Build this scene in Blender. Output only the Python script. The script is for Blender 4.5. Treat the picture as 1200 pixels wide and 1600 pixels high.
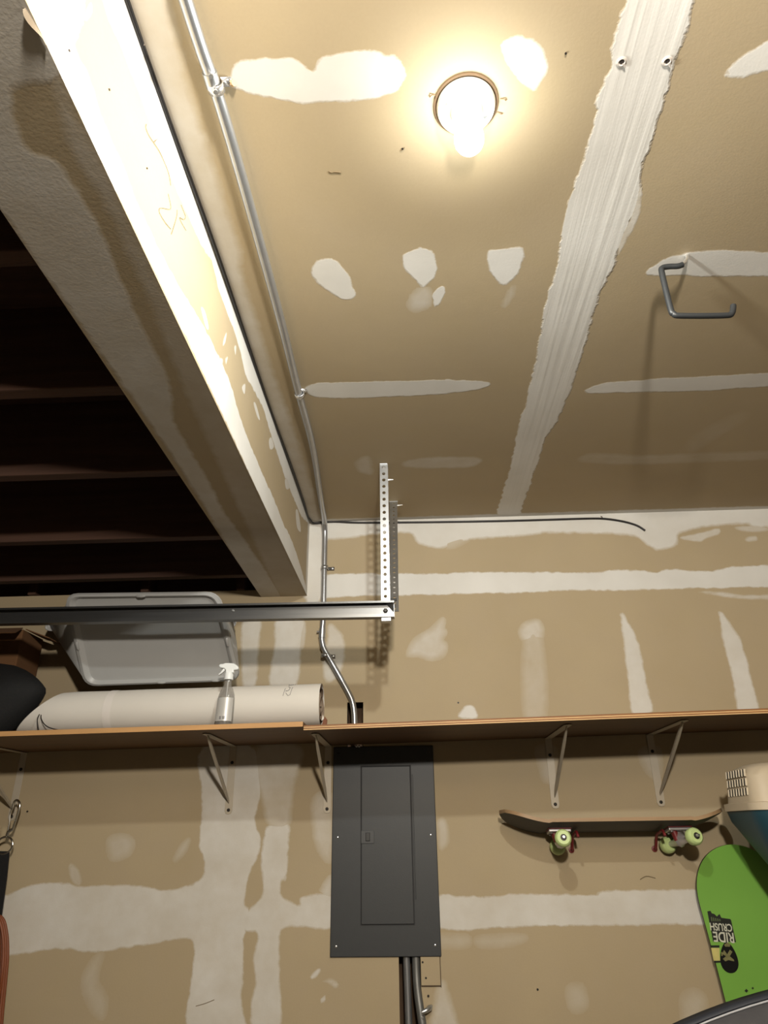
import bpy, math, random
import numpy as np
from mathutils import Vector, Matrix

random.seed(7)
rng = np.random.default_rng(7)
scene = bpy.context.scene
col = scene.collection
for o in list(bpy.data.objects):
    bpy.data.objects.remove(o)

# ------------------------------------------------------------------ camera
YAW, PITCH, ROLL = math.radians(2.22318), math.radians(24.94279), math.radians(-0.79767)
FPX = 1068.93
CAM = Vector((0.0, -2.75, 1.62))
def cam_axes():
    cy, sy, cp, sp = math.cos(YAW), math.sin(YAW), math.cos(PITCH), math.sin(PITCH)
    cr, sr = math.cos(ROLL), math.sin(ROLL)
    f = Vector((-sy*cp, cy*cp, sp)); r = Vector((cy, sy, 0)); u = r.cross(f)
    return cr*r + sr*u, -sr*r + cr*u, f
RT, UP, FW = cam_axes()
cd = bpy.data.cameras.new('camera')
cd.sensor_fit = 'VERTICAL'; cd.sensor_height = 36.0; cd.lens = FPX/1600*36.0
cd.clip_start = 0.02; cd.clip_end = 60
cam = bpy.data.objects.new('camera', cd); col.objects.link(cam)
cam.matrix_world = Matrix(((RT.x, UP.x, -FW.x, CAM.x), (RT.y, UP.y, -FW.y, CAM.y), (RT.z, UP.z, -FW.z, CAM.z), (0, 0, 0, 1)))
scene.camera = cam

# ------------------------------------------------------------------ world, exposure
w = bpy.data.worlds.new('world'); scene.world = w; w.use_nodes = True
w.node_tree.nodes['Background'].inputs[0].default_value = (0.012, 0.012, 0.014, 1)
w.node_tree.nodes['Background'].inputs[1].default_value = 1.0
scene.view_settings.view_transform = 'Standard'
scene.view_settings.look = 'None'
scene.view_settings.gamma = 1.0
scene.view_settings.exposure = 0.02
scene.view_settings.use_curve_mapping = False

# the lamp of the door opener that hangs behind the photographer (second set of shadows)
OPENER_POS = (0.17, -3.30, 2.43)
OPENER_W = 225
ld = bpy.data.lights.new('door_opener_light', 'POINT'); ld.energy = OPENER_W; ld.color = (1.0, 0.92, 0.80); ld.shadow_soft_size = 0.06
lo = bpy.data.objects.new('door_opener_light', ld); lo.location = OPENER_POS; col.objects.link(lo)
BULB_W = 48

# ------------------------------------------------------------------ places in the room, read from the view
H = 2.86          # ceiling
BX0, BX1, BZ = -0.632, -0.437, 2.521      # boxed beam
def ray(px, py):
    return RT*((px-600)/FPX) - UP*((py-800)/FPX) + FW
def onY(px, py, Y=0.0):
    d = ray(px, py); return CAM + d*((Y-CAM.y)/d.y)
def onZ(px, py, Z=H):
    d = ray(px, py); return CAM + d*((Z-CAM.z)/d.z)
def onX(px, py, X):
    d = ray(px, py); return CAM + d*((X-CAM.x)/d.x)

# ------------------------------------------------------------------ materials
def srgb(r, g, b):
    def c(v):
        v /= 255.0
        return v/12.92 if v <= 0.04045 else ((v+0.055)/1.055)**2.4
    return (c(r), c(g), c(b), 1)
MATS = {}
def mat(name, rgb, rough=0.6, metal=0.0, var=0.08, scale=20.0, bump=0.0, bscale=80.0, stretch=None, emit=0.0, trans=0.0, alpha=1.0, spec=None, coat=0.0):
    if name in MATS: return MATS[name]
    m = bpy.data.materials.new(name); m.use_nodes = True
    nt = m.node_tree; N = nt.nodes; L = nt.links
    b = N['Principled BSDF']
    b.inputs['Roughness'].default_value = rough
    b.inputs['Metallic'].default_value = metal
    if spec is not None: b.inputs['Specular IOR Level'].default_value = spec
    if coat: b.inputs['Coat Weight'].default_value = coat
    if trans: b.inputs['Transmission Weight'].default_value = trans
    if alpha < 1: b.inputs['Alpha'].default_value = alpha
    c = srgb(*rgb)
    tc = N.new('ShaderNodeTexCoord'); vec = tc.outputs['Object']
    if stretch:
        mp = N.new('ShaderNodeMapping'); mp.inputs['Scale'].default_value = stretch
        L.new(vec, mp.inputs['Vector']); vec = mp.outputs['Vector']
    nz = N.new('ShaderNodeTexNoise'); nz.inputs['Scale'].default_value = scale; nz.inputs['Detail'].default_value = 5
    L.new(vec, nz.inputs['Vector'])
    mx = N.new('ShaderNodeMix'); mx.data_type = 'RGBA'
    mx.inputs[6].default_value = tuple(max(0, v*(1-var*2)) for v in c[:3]) + (1,)
    mx.inputs[7].default_value = tuple(min(1, v*(1+var*2)) for v in c[:3]) + (1,)
    L.new(nz.outputs['Fac'], mx.inputs[0]); L.new(mx.outputs[2], b.inputs['Base Color'])
    if bump:
        n2 = N.new('ShaderNodeTexNoise'); n2.inputs['Scale'].default_value = bscale; n2.inputs['Detail'].default_value = 4
        L.new(vec, n2.inputs['Vector'])
        bp = N.new('ShaderNodeBump'); bp.inputs['Strength'].default_value = bump; bp.inputs['Distance'].default_value = 0.004
        L.new(n2.outputs['Fac'], bp.inputs['Height']); L.new(bp.outputs['Normal'], b.inputs['Normal'])
    if emit:
        b.inputs['Emission Color'].default_value = c; b.inputs['Emission Strength'].default_value = emit
    MATS[name] = m
    return m

def drywall_mat(name, stretch=None, ridge=0.0, tint=(1, 1, 1)):
    """unpainted drywall paper; the colour attribute 'mud' lays joint compound over it"""
    m = bpy.data.materials.new(name); m.use_nodes = True
    nt = m.node_tree; N = nt.nodes; L = nt.links
    b = N['Principled BSDF']; b.inputs['Roughness'].default_value = 0.75; b.inputs['Specular IOR Level'].default_value = 0.3
    geo = N.new('ShaderNodeNewGeometry'); P = geo.outputs['Position']
    def noise(s, d=4, v=P):
        n = N.new('ShaderNodeTexNoise'); n.inputs['Scale'].default_value = s; n.inputs['Detail'].default_value = d
        L.new(v, n.inputs['Vector']); return n.outputs['Fac']
    def math_(op, a, bb, c=None, clamp=False):
        n = N.new('ShaderNodeMath'); n.operation = op; n.use_clamp = clamp
        for i, v in enumerate((a, bb, c)):
            if v is None: continue
            if isinstance(v, (int, float)): n.inputs[i].default_value = v
            else: L.new(v, n.inputs[i])
        return n.outputs[0]
    def mixc(f, a, bb):
        n = N.new('ShaderNodeMix'); n.data_type = 'RGBA'
        for i, v in ((0, f), (6, a), (7, bb)):
            if isinstance(v, (tuple, float, int)): n.inputs[i].default_value = v
            else: L.new(v, n.inputs[i])
        return n.outputs[2]
    def T(c): return tuple(c[i]*tint[i] for i in range(3)) + (1,)
    big = math_('MULTIPLY_ADD', noise(1.6, 5), 2.4, -0.7, True)
    mid = math_('MULTIPLY_ADD', noise(9, 6), 2.0, -0.5, True)
    fine = noise(180, 3)
    paper = mixc(big, T((0.375, 0.297, 0.182)), T((0.435, 0.350, 0.222)))
    paper = mixc(math_('MULTIPLY', mid, 0.35), paper, T((0.390, 0.315, 0.225)))
    paper = mixc(math_('MULTIPLY', fine, 0.18), paper, T((0.29, 0.23, 0.15)))
    at = N.new('ShaderNodeAttribute'); at.attribute_name = 'mud'; at.attribute_type = 'GEOMETRY'
    sp = N.new('ShaderNodeSeparateColor'); L.new(at.outputs['Color'], sp.inputs[0])
    rag = math_('ADD', math_('MULTIPLY_ADD', noise(34, 5), 0.40, -0.20), math_('MULTIPLY_ADD', noise(9, 3), 0.30, -0.15))
    rag2 = math_('MULTIPLY_ADD', noise(190, 3), 0.08, -0.04)
    v = math_('ADD', math_('ADD', sp.outputs[0], rag), rag2)
    f = math_('DIVIDE', math_('SUBTRACT', v, 0.5), math_('ADD', sp.outputs[1], 0.03))
    f = math_('ADD', f, 0.5, None, True)
    # thin smears let the paper grin through
    thin = math_('MULTIPLY_ADD', math_('ADD', math_('MULTIPLY', noise(24, 6), 0.35), math_('MULTIPLY', noise(6.5, 5), 0.65)), 3.2, -1.1, True)
    dip = math_('MULTIPLY', math_('SUBTRACT', 1.0, thin), math_('MINIMUM', math_('MULTIPLY', math_('SUBTRACT', 1.0, sp.outputs[2]), 2.4), 0.5))
    op = math_('MULTIPLY', math_('SUBTRACT', 1.0, dip), sp.outputs[2])
    f = math_('MULTIPLY', f, op)
    mudc = mixc(math_('MULTIPLY_ADD', noise(5, 5), 1.8, -0.4, True), (0.585, 0.565, 0.525, 1), (0.68, 0.665, 0.635, 1))
    L.new(mixc(f, paper, mudc), b.inputs['Base Color'])
    hv = P
    if stretch:
        mp = N.new('ShaderNodeMapping'); mp.inputs['Scale'].default_value = stretch; L.new(P, mp.inputs['Vector']); hv = mp.outputs['Vector']
    hgt = math_('ADD', math_('MULTIPLY', fine, 0.10), math_('MULTIPLY', noise(14, 4), 0.16))
    if ridge:
        hgt = math_('ADD', hgt, math_('MULTIPLY', math_('MULTIPLY', noise(1.0, 3, hv), f), ridge))
    hgt = math_('ADD', hgt, math_('MULTIPLY', f, 0.22))
    bp = N.new('ShaderNodeBump'); bp.inputs['Strength'].default_value = 0.55; bp.inputs['Distance'].default_value = 0.0035
    L.new(hgt, bp.inputs['Height']); L.new(bp.outputs['Normal'], b.inputs['Normal'])
    MATS[name] = m
    return m

DRY = drywall_mat('drywall')
DRY_TAPE = drywall_mat('drywall_taped_seam', stretch=(42, 1.1, 42), ridge=1.3)
STEEL = mat('galvanised_steel', (188, 190, 192), 0.34, 0.9, 0.10, 30)
CONDUIT = mat('conduit_steel', (178, 180, 184), 0.30, 0.85, 0.06, 25)
DARKSTEEL = mat('track_steel', (112, 113, 114), 0.34, 0.9, 0.10, 12, stretch=(0.3, 6, 6))
SCREWMAT = mat('bright_screw', (225, 225, 225), 0.25, 0.9, 0.03)
BLACKSCREW = mat('black_screw', (40, 36, 32), 0.5, 0.3, 0.1)
PANELGREY = mat('panel_paint', (47, 49, 51), 0.5, 0.0, 0.03, 40, 0.05, 300)
WHITEPAINT = mat('bracket_paint', (182, 172, 155), 0.5, 0.1, 0.06)
PINE_SHADED = mat('shelf_board', (108, 78, 46), 0.6, 0, 0.16, 3, 0.15, 40, stretch=(1.2, 14, 14))  # darkened so the colour carries the shade of the shelf underside
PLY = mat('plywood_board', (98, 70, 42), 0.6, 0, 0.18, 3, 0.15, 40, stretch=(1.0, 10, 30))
PLYLIGHT = mat('plywood_ply', (205, 168, 118), 0.6, 0, 0.15, 4, stretch=(1.5, 10, 10))
PLYDARK = mat('plywood_ply_dark', (140, 92, 50), 0.6, 0, 0.15, 4, stretch=(1.5, 10, 10))
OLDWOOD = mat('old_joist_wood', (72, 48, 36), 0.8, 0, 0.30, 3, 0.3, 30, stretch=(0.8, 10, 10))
CAVITY = mat('wall_cavity_wood', (70, 52, 36), 0.9, 0, 0.2, 8)
CABLE = mat('black_cable_jacket', (24, 21, 22), 0.45, 0, 0.05)
CONC = mat('concrete', (84, 80, 74), 0.85, 0, 0.12, 3, 0.1)
PLAIN = mat('plain_garage_wall', (96, 88, 74), 0.85, 0, 0.05, 2)

# ------------------------------------------------------------------ mesh helpers
ORG = {}
def root(name, loc, label, cat, group=None):
    o = bpy.data.objects.new(name, None); o.empty_display_size = 0.05
    o.location = loc; col.objects.link(o); ORG[o] = Vector(loc)
    tag(o, label, cat, group); return o
def tag(o, label=None, cat=None, group=None, kind=None):
    if label: o['label'] = label
    if cat: o['category'] = cat
    if group: o['group'] = group
    if kind: o['kind'] = kind
    return o

class MB:
    def __init__(s): s.v = []; s.f = []; s.m = []
    def add(s, vs, fs, mi=0):
        k = len(s.v); s.v += [Vector(p) for p in vs]; s.f += [tuple(i+k for i in f) for f in fs]; s.m += [mi]*len(fs); return s
    def box(s, a, b, mi=0):
        (x0, y0, z0), (x1, y1, z1) = a, b
        vs = [(x0,y0,z0),(x1,y0,z0),(x1,y1,z0),(x0,y1,z0),(x0,y0,z1),(x1,y0,z1),(x1,y1,z1),(x0,y1,z1)]
        return s.add(vs, [(3,2,1,0),(4,5,6,7),(0,1,5,4),(1,2,6,5),(2,3,7,6),(3,0,4,7)], mi)
    def tube(s, pts, r, n=10, cap=True, mi=0):
        pts = [Vector(p) for p in pts]; rs = r if isinstance(r, (list, tuple)) else [r]*len(pts)
        rings = []; ref = None
        for i, p in enumerate(pts):
            t = (pts[min(i+1, len(pts)-1)] - pts[max(i-1, 0)]).normalized()
            if ref is None:
                ref = t.cross(Vector((0, 0, 1)))
                if ref.length < 0.2: ref = t.cross(Vector((1, 0, 0)))
            ref = (ref - t*ref.dot(t)).normalized(); bi = t.cross(ref)
            rings.append([p + (ref*math.cos(a) + bi*math.sin(a))*rs[i] for a in [2*math.pi*k/n for k in range(n)]])
        vs = [q for rg in rings for q in rg]; fs = []
        for i in range(len(pts)-1):
            for k in range(n):
                fs.append((i*n+k, i*n+(k+1) % n, (i+1)*n+(k+1) % n, (i+1)*n+k))
        if cap: fs += [tuple(reversed(range(n))), tuple((len(pts)-1)*n+k for k in range(n))]
        return s.add(vs, fs, mi)
    def cyl(s, a, b, r, n=16, mi=0): return s.tube([a, b], r, n, True, mi)
    def lathe(s, c, prof, axis='Z', n=32, mi=0):
        """prof: (radius, height) along the axis from c"""
        c = Vector(c); vs = []; fs = []
        for r, h in prof:
            for k in range(n):
                a = 2*math.pi*k/n; u, v_ = r*math.cos(a), r*math.sin(a)
                vs.append(c + (Vector((u, v_, h)) if axis == 'Z' else Vector((u, h, v_)) if axis == 'Y' else Vector((h, u, v_))))
        for i in range(len(prof)-1):
            for k in range(n): fs.append((i*n+k, i*n+(k+1) % n, (i+1)*n+(k+1) % n, (i+1)*n+k))
        fs += [tuple(reversed(range(n))), tuple((len(prof)-1)*n+k for k in range(n))]
        return s.add(vs, fs, mi)
    def prism(s, poly, d, mi=0):
        """closed outline of 3D points pushed along d"""
        n = len(poly); poly = [Vector(p) for p in poly]; d = Vector(d)
        vs = poly + [p+d for p in poly]
        return s.add(vs, [tuple(range(n)), tuple(reversed(range(n, 2*n)))] + [(i, i+n, (i+1) % n+n, (i+1) % n) for i in range(n)], mi)
    def loft(s, rings, cap=True, mi=0):
        n = len(rings[0]); vs = [q for r in rings for q in r]; fs = []
        for i in range(len(rings)-1):
            for k in range(n): fs.append((i*n+k, i*n+(k+1) % n, (i+1)*n+(k+1) % n, (i+1)*n+k))
        if cap: fs += [tuple(reversed(range(n))), tuple((len(rings)-1)*n+k for k in range(n))]
        return s.add(vs, fs, mi)
    def xf(s, M): s.v = [M @ p for p in s.v]; return s
    def build(s, name, mats, parent=None, smooth=False, bevel=0, solid=0, origin=None, angle=40):
        if not isinstance(mats, (list, tuple)): mats = [mats]
        if parent is not None: org = ORG[parent]
        elif origin is not None: org = Vector(origin)
        else:
            xs = [p.x for p in s.v]; ys = [p.y for p in s.v]; zs = [p.z for p in s.v]
            org = Vector(((min(xs)+max(xs))/2, (min(ys)+max(ys))/2, min(zs)))
        me = bpy.data.meshes.new(name)
        me.from_pydata([tuple(p-org) for p in s.v], [], s.f); me.validate()
        for m in mats: me.materials.append(m)
        if len(mats) > 1: me.polygons.foreach_set('material_index', s.m[:len(me.polygons)])
        bm_fix(me)
        if smooth:
            me.polygons.foreach_set('use_smooth', [True]*len(me.polygons))
            me.set_sharp_from_angle(angle=math.radians(angle))
        o = bpy.data.objects.new(name, me); col.objects.link(o); ORG[o] = org
        if parent is not None: o.parent = parent
        else: o.location = org
        if solid:
            md = o.modifiers.new('solid', 'SOLIDIFY'); md.thickness = solid; md.offset = 0
        if bevel:
            md = o.modifiers.new('bevel', 'BEVEL'); md.width = bevel; md.segments = 2; md.limit_method = 'ANGLE'
        return o
import bmesh
def bm_fix(me):
    bm = bmesh.new(); bm.from_mesh(me); bmesh.ops.recalc_face_normals(bm, faces=bm.faces); bm.to_mesh(me); bm.free()

def rrect(cx, cy, hx, hy, r, n=5):
    out = []
    for (sx, sy, a0) in ((1, 1, 0), (-1, 1, 90), (-1, -1, 180), (1, -1, 270)):
        for k in range(n+1):
            a = math.radians(a0 + 90*k/n)
            out.append((cx+sx*(hx-r)+r*math.cos(a), cy+sy*(hy-r)+r*math.sin(a)))
    return out
def rquad(cs, r, n=5):
    """rounded outline of a 3D quad"""
    cs = [Vector(c) for c in cs]; out = []
    for i in range(4):
        p = cs[i]; a = (cs[i-1]-p).normalized(); b = (cs[(i+1) % 4]-p).normalized()
        for k in range(n+1):
            t = k/n; q0 = p+a*r; q1 = p+b*r
            out.append((1-t)**2*q0 + 2*t*(1-t)*p + t*t*q1)
    return out
def smooth_path(pts, n=8):
    pts = [Vector(p) for p in pts]; out = []
    for i in range(len(pts)-1):
        p0, p1, p2, p3 = pts[max(i-1, 0)], pts[i], pts[i+1], pts[min(i+2, len(pts)-1)]
        for k in range(n):
            t = k/n
            out.append(0.5*((2*p1)+(p2-p0)*t+(2*p0-5*p1+4*p2-p3)*t*t+(3*p1-p0-3*p2+p3)*t**3))
    out.append(pts[-1]); return out
def copy_tree(o, parent=None):
    c = o.copy(); col.objects.link(c); c.parent = parent; ORG[c] = ORG[o].copy()
    for ch in [x for x in bpy.data.objects if x.parent == o]: copy_tree(ch, c)
    return c
def struct(o, label=None, cat=None): return tag(o, label, cat, None, 'structure')

# ------------------------------------------------------------------ room shell
WX0, WX1, YB, YF = -3.2, 2.4, 0.0, -6.0
def rect_with_holes(holes, x0, x1, z0, z1):
    xs = sorted({x0, x1, *[v for h in holes for v in h[:2]]}); zs = sorted({z0, z1, *[v for h in holes for v in h[2:]]})
    for i in range(len(xs)-1):
        for j in range(len(zs)-1):
            cx, cz = (xs[i]+xs[i+1])/2, (zs[j]+zs[j+1])/2
            if not any(h[0] < cx < h[1] and h[2] < cz < h[3] for h in holes): yield xs[i], xs[i+1], zs[j], zs[j+1]
SLOT = (-0.078, -0.004, 0.90, 1.50)       # opening below and behind the panel
KNOCK = (-0.262, -0.199, 1.86, 2.078)     # hole above the shelf
mb = MB()
for x0, x1, z0, z1 in rect_with_holes([SLOT, KNOCK, (WX0, BX0+0.01, 2.552, H)], WX0, WX1, 0.0, H):
    mb.box((x0, 0, z0), (x1, 0.014, z1))
wall = struct(mb.build('wall_back', DRY, origin=(0, 0, 0)), 'unpainted tan drywall garage wall with joint compound and shelf', 'wall')
cav = MB()
for x0, x1, z0, z1 in (SLOT, KNOCK):
    cav.box((x0-0.02, 0.09, z0-0.05), (x1+0.02, 0.10, z1+0.05)); cav.box((x0-0.02, 0.0145, z0-0.05), (x0-0.004, 0.09, z1+0.05)); cav.box((x1+0.004, 0.0145, z0-0.05), (x1+0.02, 0.09, z1+0.05))
cav.build('wall_cavity', CAVITY, wall)
struct(MB().box((BX1, YF, H), (WX1, 0.014, H+0.02)).build('ceiling', DRY, origin=(0, 0, H)), 'tan drywall ceiling with patched screw rows and taped seam', 'ceiling')
ceil = bpy.data.objects['ceiling']
struct(MB().box((BX0, YF, BZ), (BX1, 0.0, H+0.02)).build('boxed_beam', DRY, origin=(BX1, 0, BZ)), 'drywall boxed beam with white corner compound along its lit edge', 'beam')
beam = bpy.data.objects['boxed_beam']
struct(MB().box((WX0, YF, -0.05), (WX1, 0.1, 0)).build('floor', CONC), 'grey concrete garage floor', 'floor')
struct(MB().box((WX0-0.05, YF, 0), (WX0, 0.1, 2.83)).build('wall_left', PLAIN), 'plain left garage wall', 'wall')
struct(MB().box((WX1, YF, 0), (WX1+0.05, 0.1, H+0.02)).build('wall_right', PLAIN), 'plain right garage wall', 'wall')
struct(MB().box((WX0, YF-0.05, 0), (WX1, YF, H)).build('wall_front', PLAIN), 'plain garage wall behind the photographer', 'wall')

# dark open joists left of the beam
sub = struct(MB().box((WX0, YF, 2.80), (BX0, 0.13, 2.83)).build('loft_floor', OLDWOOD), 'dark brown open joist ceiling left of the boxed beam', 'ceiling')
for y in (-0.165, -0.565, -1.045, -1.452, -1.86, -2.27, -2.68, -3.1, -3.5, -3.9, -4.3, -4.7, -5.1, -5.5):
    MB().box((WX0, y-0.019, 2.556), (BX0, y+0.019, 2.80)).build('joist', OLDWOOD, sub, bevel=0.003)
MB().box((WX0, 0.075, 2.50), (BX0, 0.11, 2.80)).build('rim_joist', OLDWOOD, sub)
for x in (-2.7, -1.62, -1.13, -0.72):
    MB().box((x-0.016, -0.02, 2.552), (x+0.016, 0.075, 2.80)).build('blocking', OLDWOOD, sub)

# ------------------------------------------------------------------ joint compound on the drywall
PLANES = {
    'ceil': dict(parent=ceil, px=lambda x, y: onZ(x, y, H).to_2d(), to=lambda a, b, h: (a, b, H-h), lim=(BX1, WX1, YF, 0.0)),
    'wall': dict(parent=wall, px=lambda x, y: (onY(x, y, 0).x, onY(x, y, 0).z), to=lambda a, b, h: (a, -h, b), lim=(WX0, WX1, 0.3, H)),
    'side': dict(parent=beam, px=lambda x, y: (onX(x, y, BX1).y, onX(x, y, BX1).z), to=lambda a, b, h: (BX1+h, a, b), lim=(YF, 0.0, BZ, H)),
    'under': dict(parent=beam, px=lambda x, y: onZ(x, y, BZ).to_2d(), to=lambda a, b, h: (a, b, BZ-h), lim=(BX0, BX1, YF, 0.0)),
}
PCOUNT = [0]
def patch(plane, poly, feather=0.10, op=1.0, R=0.02, cell=0.008, thick=0.0004, world=False, name='joint_compound', material=None, erode=0.0):
    pl = PLANES[plane]
    pts = np.array([tuple(p) if world else tuple(pl['px'](*p)) for p in poly], float)
    if not world and name == 'joint_compound':      # round the outline
        p0, p1, p2, p3 = np.roll(pts, 1, 0), pts, np.roll(pts, -1, 0), np.roll(pts, -2, 0)
        pts = np.stack([0.5*((2*p1)+(p2-p0)*t+(2*p0-5*p1+4*p2-p3)*t*t+(3*p1-p0-3*p2+p3)*t**3) for t in (0, 0.25, 0.5, 0.75)], 1).reshape(-1, 2)
    a0, a1, b0, b1 = pl['lim']; pad = R
    x0, x1 = max(a0, pts[:, 0].min()-pad), min(a1, pts[:, 0].max()+pad)
    y0, y1 = max(b0, pts[:, 1].min()-pad), min(b1, pts[:, 1].max()+pad)
    cell = max(cell, math.sqrt((x1-x0)*(y1-y0)/14000))
    nx, ny = max(2, int((x1-x0)/cell)+1), max(2, int((y1-y0)/cell)+1)
    gx, gy = np.meshgrid(np.linspace(x0, x1, nx), np.linspace(y0, y1, ny))
    q = np.stack([gx.ravel(), gy.ravel()], 1)
    A = pts; B = np.roll(pts, -1, 0); AB = B-A
    d = np.full(len(q), 1e9); inside = np.zeros(len(q), bool)
    for a, b, ab in zip(A, B, AB):
        t = np.clip(((q-a) @ ab)/max(ab @ ab, 1e-12), 0, 1)
        d = np.minimum(d, np.hypot(*(q-(a+t[:, None]*ab)).T))
        c = ((a[1] > q[:, 1]) != (b[1] > q[:, 1])) & (q[:, 0] < (b[0]-a[0])*(q[:, 1]-a[1])/((b[1]-a[1]) if abs(b[1]-a[1]) > 1e-12 else 1e-12)+a[0])
        inside ^= c
    sd = np.where(inside, d, -d) - erode
    mud = np.clip(0.5+sd/(2*R), 0, 1)
    keep = (mud > 0.14).reshape(ny, nx)
    cells = keep[:-1, :-1] | keep[1:, :-1] | keep[:-1, 1:] | keep[1:, 1:]
    if plane == 'wall':     # leave the openings open
        cx = (gx[:-1, :-1]+gx[1:, 1:])/2; cy = (gy[:-1, :-1]+gy[1:, 1:])/2
        for h in (SLOT, KNOCK): cells &= ~((cx > h[0]) & (cx < h[1]) & (cy > h[2]) & (cy < h[3]))
        cells &= ~((cx < BX0) & (cy > 2.552))
    jj, ii = np.nonzero(cells)
    if len(ii) == 0: return None
    PCOUNT[0] += 1
    base = 0.00012 + (PCOUNT[0] % 12)*0.00002
    hh = -0.0004 + (0.0004+base)*np.clip((sd+R*0.75)/(R*0.35), 0, 1) + thick*np.clip((sd+R*0.3)/(R*1.2), 0, 1)
    k = jj*nx+ii
    faces = np.stack([k, k+1, k+nx+1, k+nx], 1)
    used = np.unique(faces); remap = -np.ones(nx*ny, int); remap[used] = np.arange(len(used))
    faces = remap[faces]; org = ORG[pl['parent']]
    vs = np.array([pl['to'](a, b, h) for (a, b), h in zip(q[used], hh[used])]) - np.array(org)
    me = bpy.data.meshes.new(name); me.from_pydata(vs.tolist(), [], faces.tolist())
    ca = me.color_attributes.new('mud', 'FLOAT_COLOR', 'POINT')
    arr = np.ones((len(used), 4), np.float32); arr[:, 0] = mud[used]; arr[:, 1] = feather; arr[:, 2] = op
    ca.data.foreach_set('color', arr.ravel())
    n0 = Vector(pl['to'](0, 0, 1)) - Vector(pl['to'](0, 0, 0))
    if len(me.polygons) and me.polygons[0].normal.dot(n0) < 0: me.flip_normals()
    me.polygons.foreach_set('use_smooth', [True]*len(me.polygons))
    me.normals_split_custom_set_from_vertices([tuple(n0)]*len(me.vertices))
    me.materials.append(material or DRY)
    o = bpy.data.objects.new(name, me); col.objects.link(o); o.parent = pl['parent']; ORG[o] = org
    return o

# ceiling: screw-row blobs and strips
patch('ceil', [(360,130),(365,105),(380,96),(420,92),(450,91),(470,98),(487,110),(500,95),(530,82),(570,77),(600,82),(625,95),(633,115),(622,140),(590,152),(540,157),(500,158),(470,162),(440,155),(400,148),(372,138)], 0.1)
patch('ceil', [(782,75),(800,60),(825,60),(845,75),(855,105),(848,125),(832,142),(800,112)], 0.15, 0.95)
patch('ceil', [(487,425),(495,408),(515,405),(535,418),(550,445),(553,462),(535,467),(510,452),(492,438)], 0.1)
patch('ceil', [(631,400),(645,392),(660,387),(674,392),(681,410),(680,432),(668,443),(664,449),(658,449),(652,438),(636,424)], 0.08)
patch('ceil', [(641,468),(650,455),(664,448),(674,458),(672,472),(664,482),(648,486),(640,480)], 0.9, 0.75, R=0.015)
patch('ceil', [(676,460),(684,450),(694,447),(694,460),(688,472),(680,482),(678,470)], 0.1, R=0.012)
patch('ceil', [(762,398),(768,391),(790,389),(815,386),(818,402),(806,430),(786,446),(766,424)], 0.1)
patch('ceil', [(786,476),(796,455),(803,448),(800,462),(790,478)], 0.7, 0.45, R=0.012)
patch('ceil', [(478,608),(490,600),(540,597),(640,595),(720,594),(768,599),(735,611),(650,618),(540,622),(490,618)], 0.1)
patch('ceil', [(630,724),(660,716),(720,714),(752,717),(740,728),(690,731),(640,730)], 0.4, 0.55)
patch('ceil', [(556,722),(575,714),(581,740),(562,736)], 0.5, 0.5)
patch('ceil', [(918,613),(940,600),(1010,593),(1100,588),(1200,583),(1330,578),(1330,598),(1200,604),(1100,610),(1000,613)], 0.12)
patch('ceil', [(1010,427),(1030,410),(1070,396),(1130,392),(1200,394),(1330,396),(1330,430),(1200,431),(1100,431),(1030,430)], 0.1)
patch('ceil', [(1130,118),(1150,95),(1180,75),(1220,60),(1320,50),(1320,108),(1200,112),(1150,120)], 0.1)
patch('ceil', [(905,716),(930,708),(1000,712),(1100,708),(1190,705),(1300,702),(1300,716),(1190,718),(1000,725),(920,722)], 0.6, 0.30)
patch('ceil', [(1075,690),(1120,660),(1160,645),(1165,655),(1125,680),(1085,705)], 0.9, 0.12)
patch('ceil', [(405,385),(412,380),(416,398),(410,402)], 0.2, R=0.012)
# taped seam
tape = [(1003,-150),(975,15),(960,50),(955,92),(946,120),(933,160),(930,190),(918,235),(905,272),(890,305),(882,345),(876,385),(868,420),(852,478),(838,560),(825,620),(812,660),(800,720),(785,770),(775,806),
        (812,806),(830,750),(850,690),(880,640),(905,570),(930,480),(958,415),(975,370),(995,322),(1005,262),(1030,180),(1050,110),(1070,50),(1087,-5),(1135,-150)]
patch('ceil', tape, 0.08, material=DRY_TAPE, name='taped_seam', R=0.025)
patch('ceil', [(881,345),(893,300),(900,300),(896,340),(884,380),(878,372)], 0.1, R=0.012)
patch('ceil', [(990,330),(1001,290),(1000,330),(985,365),(965,400),(972,370)], 0.15, 0.8, R=0.012)
# compound in the corners of the ceiling
patch('ceil', [(BX1-0.02,-2.9),(-0.372,-2.9),(-0.368,-2.2),(-0.380,-1.9),(-0.376,-1.56),(-0.392,-1.5),(-0.388,-1.1),(-0.380,-0.6),(-0.385,0.03),(BX1-0.02,0.03)], 0.5, 0.62, world=True)
patch('ceil', [(BX1-0.02,-0.03),(0.2,-0.028),(0.8,-0.03),(2.4,-0.03),(2.4,0.03),(BX1-0.02,0.03)], 0.3, 0.95, world=True)
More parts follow.
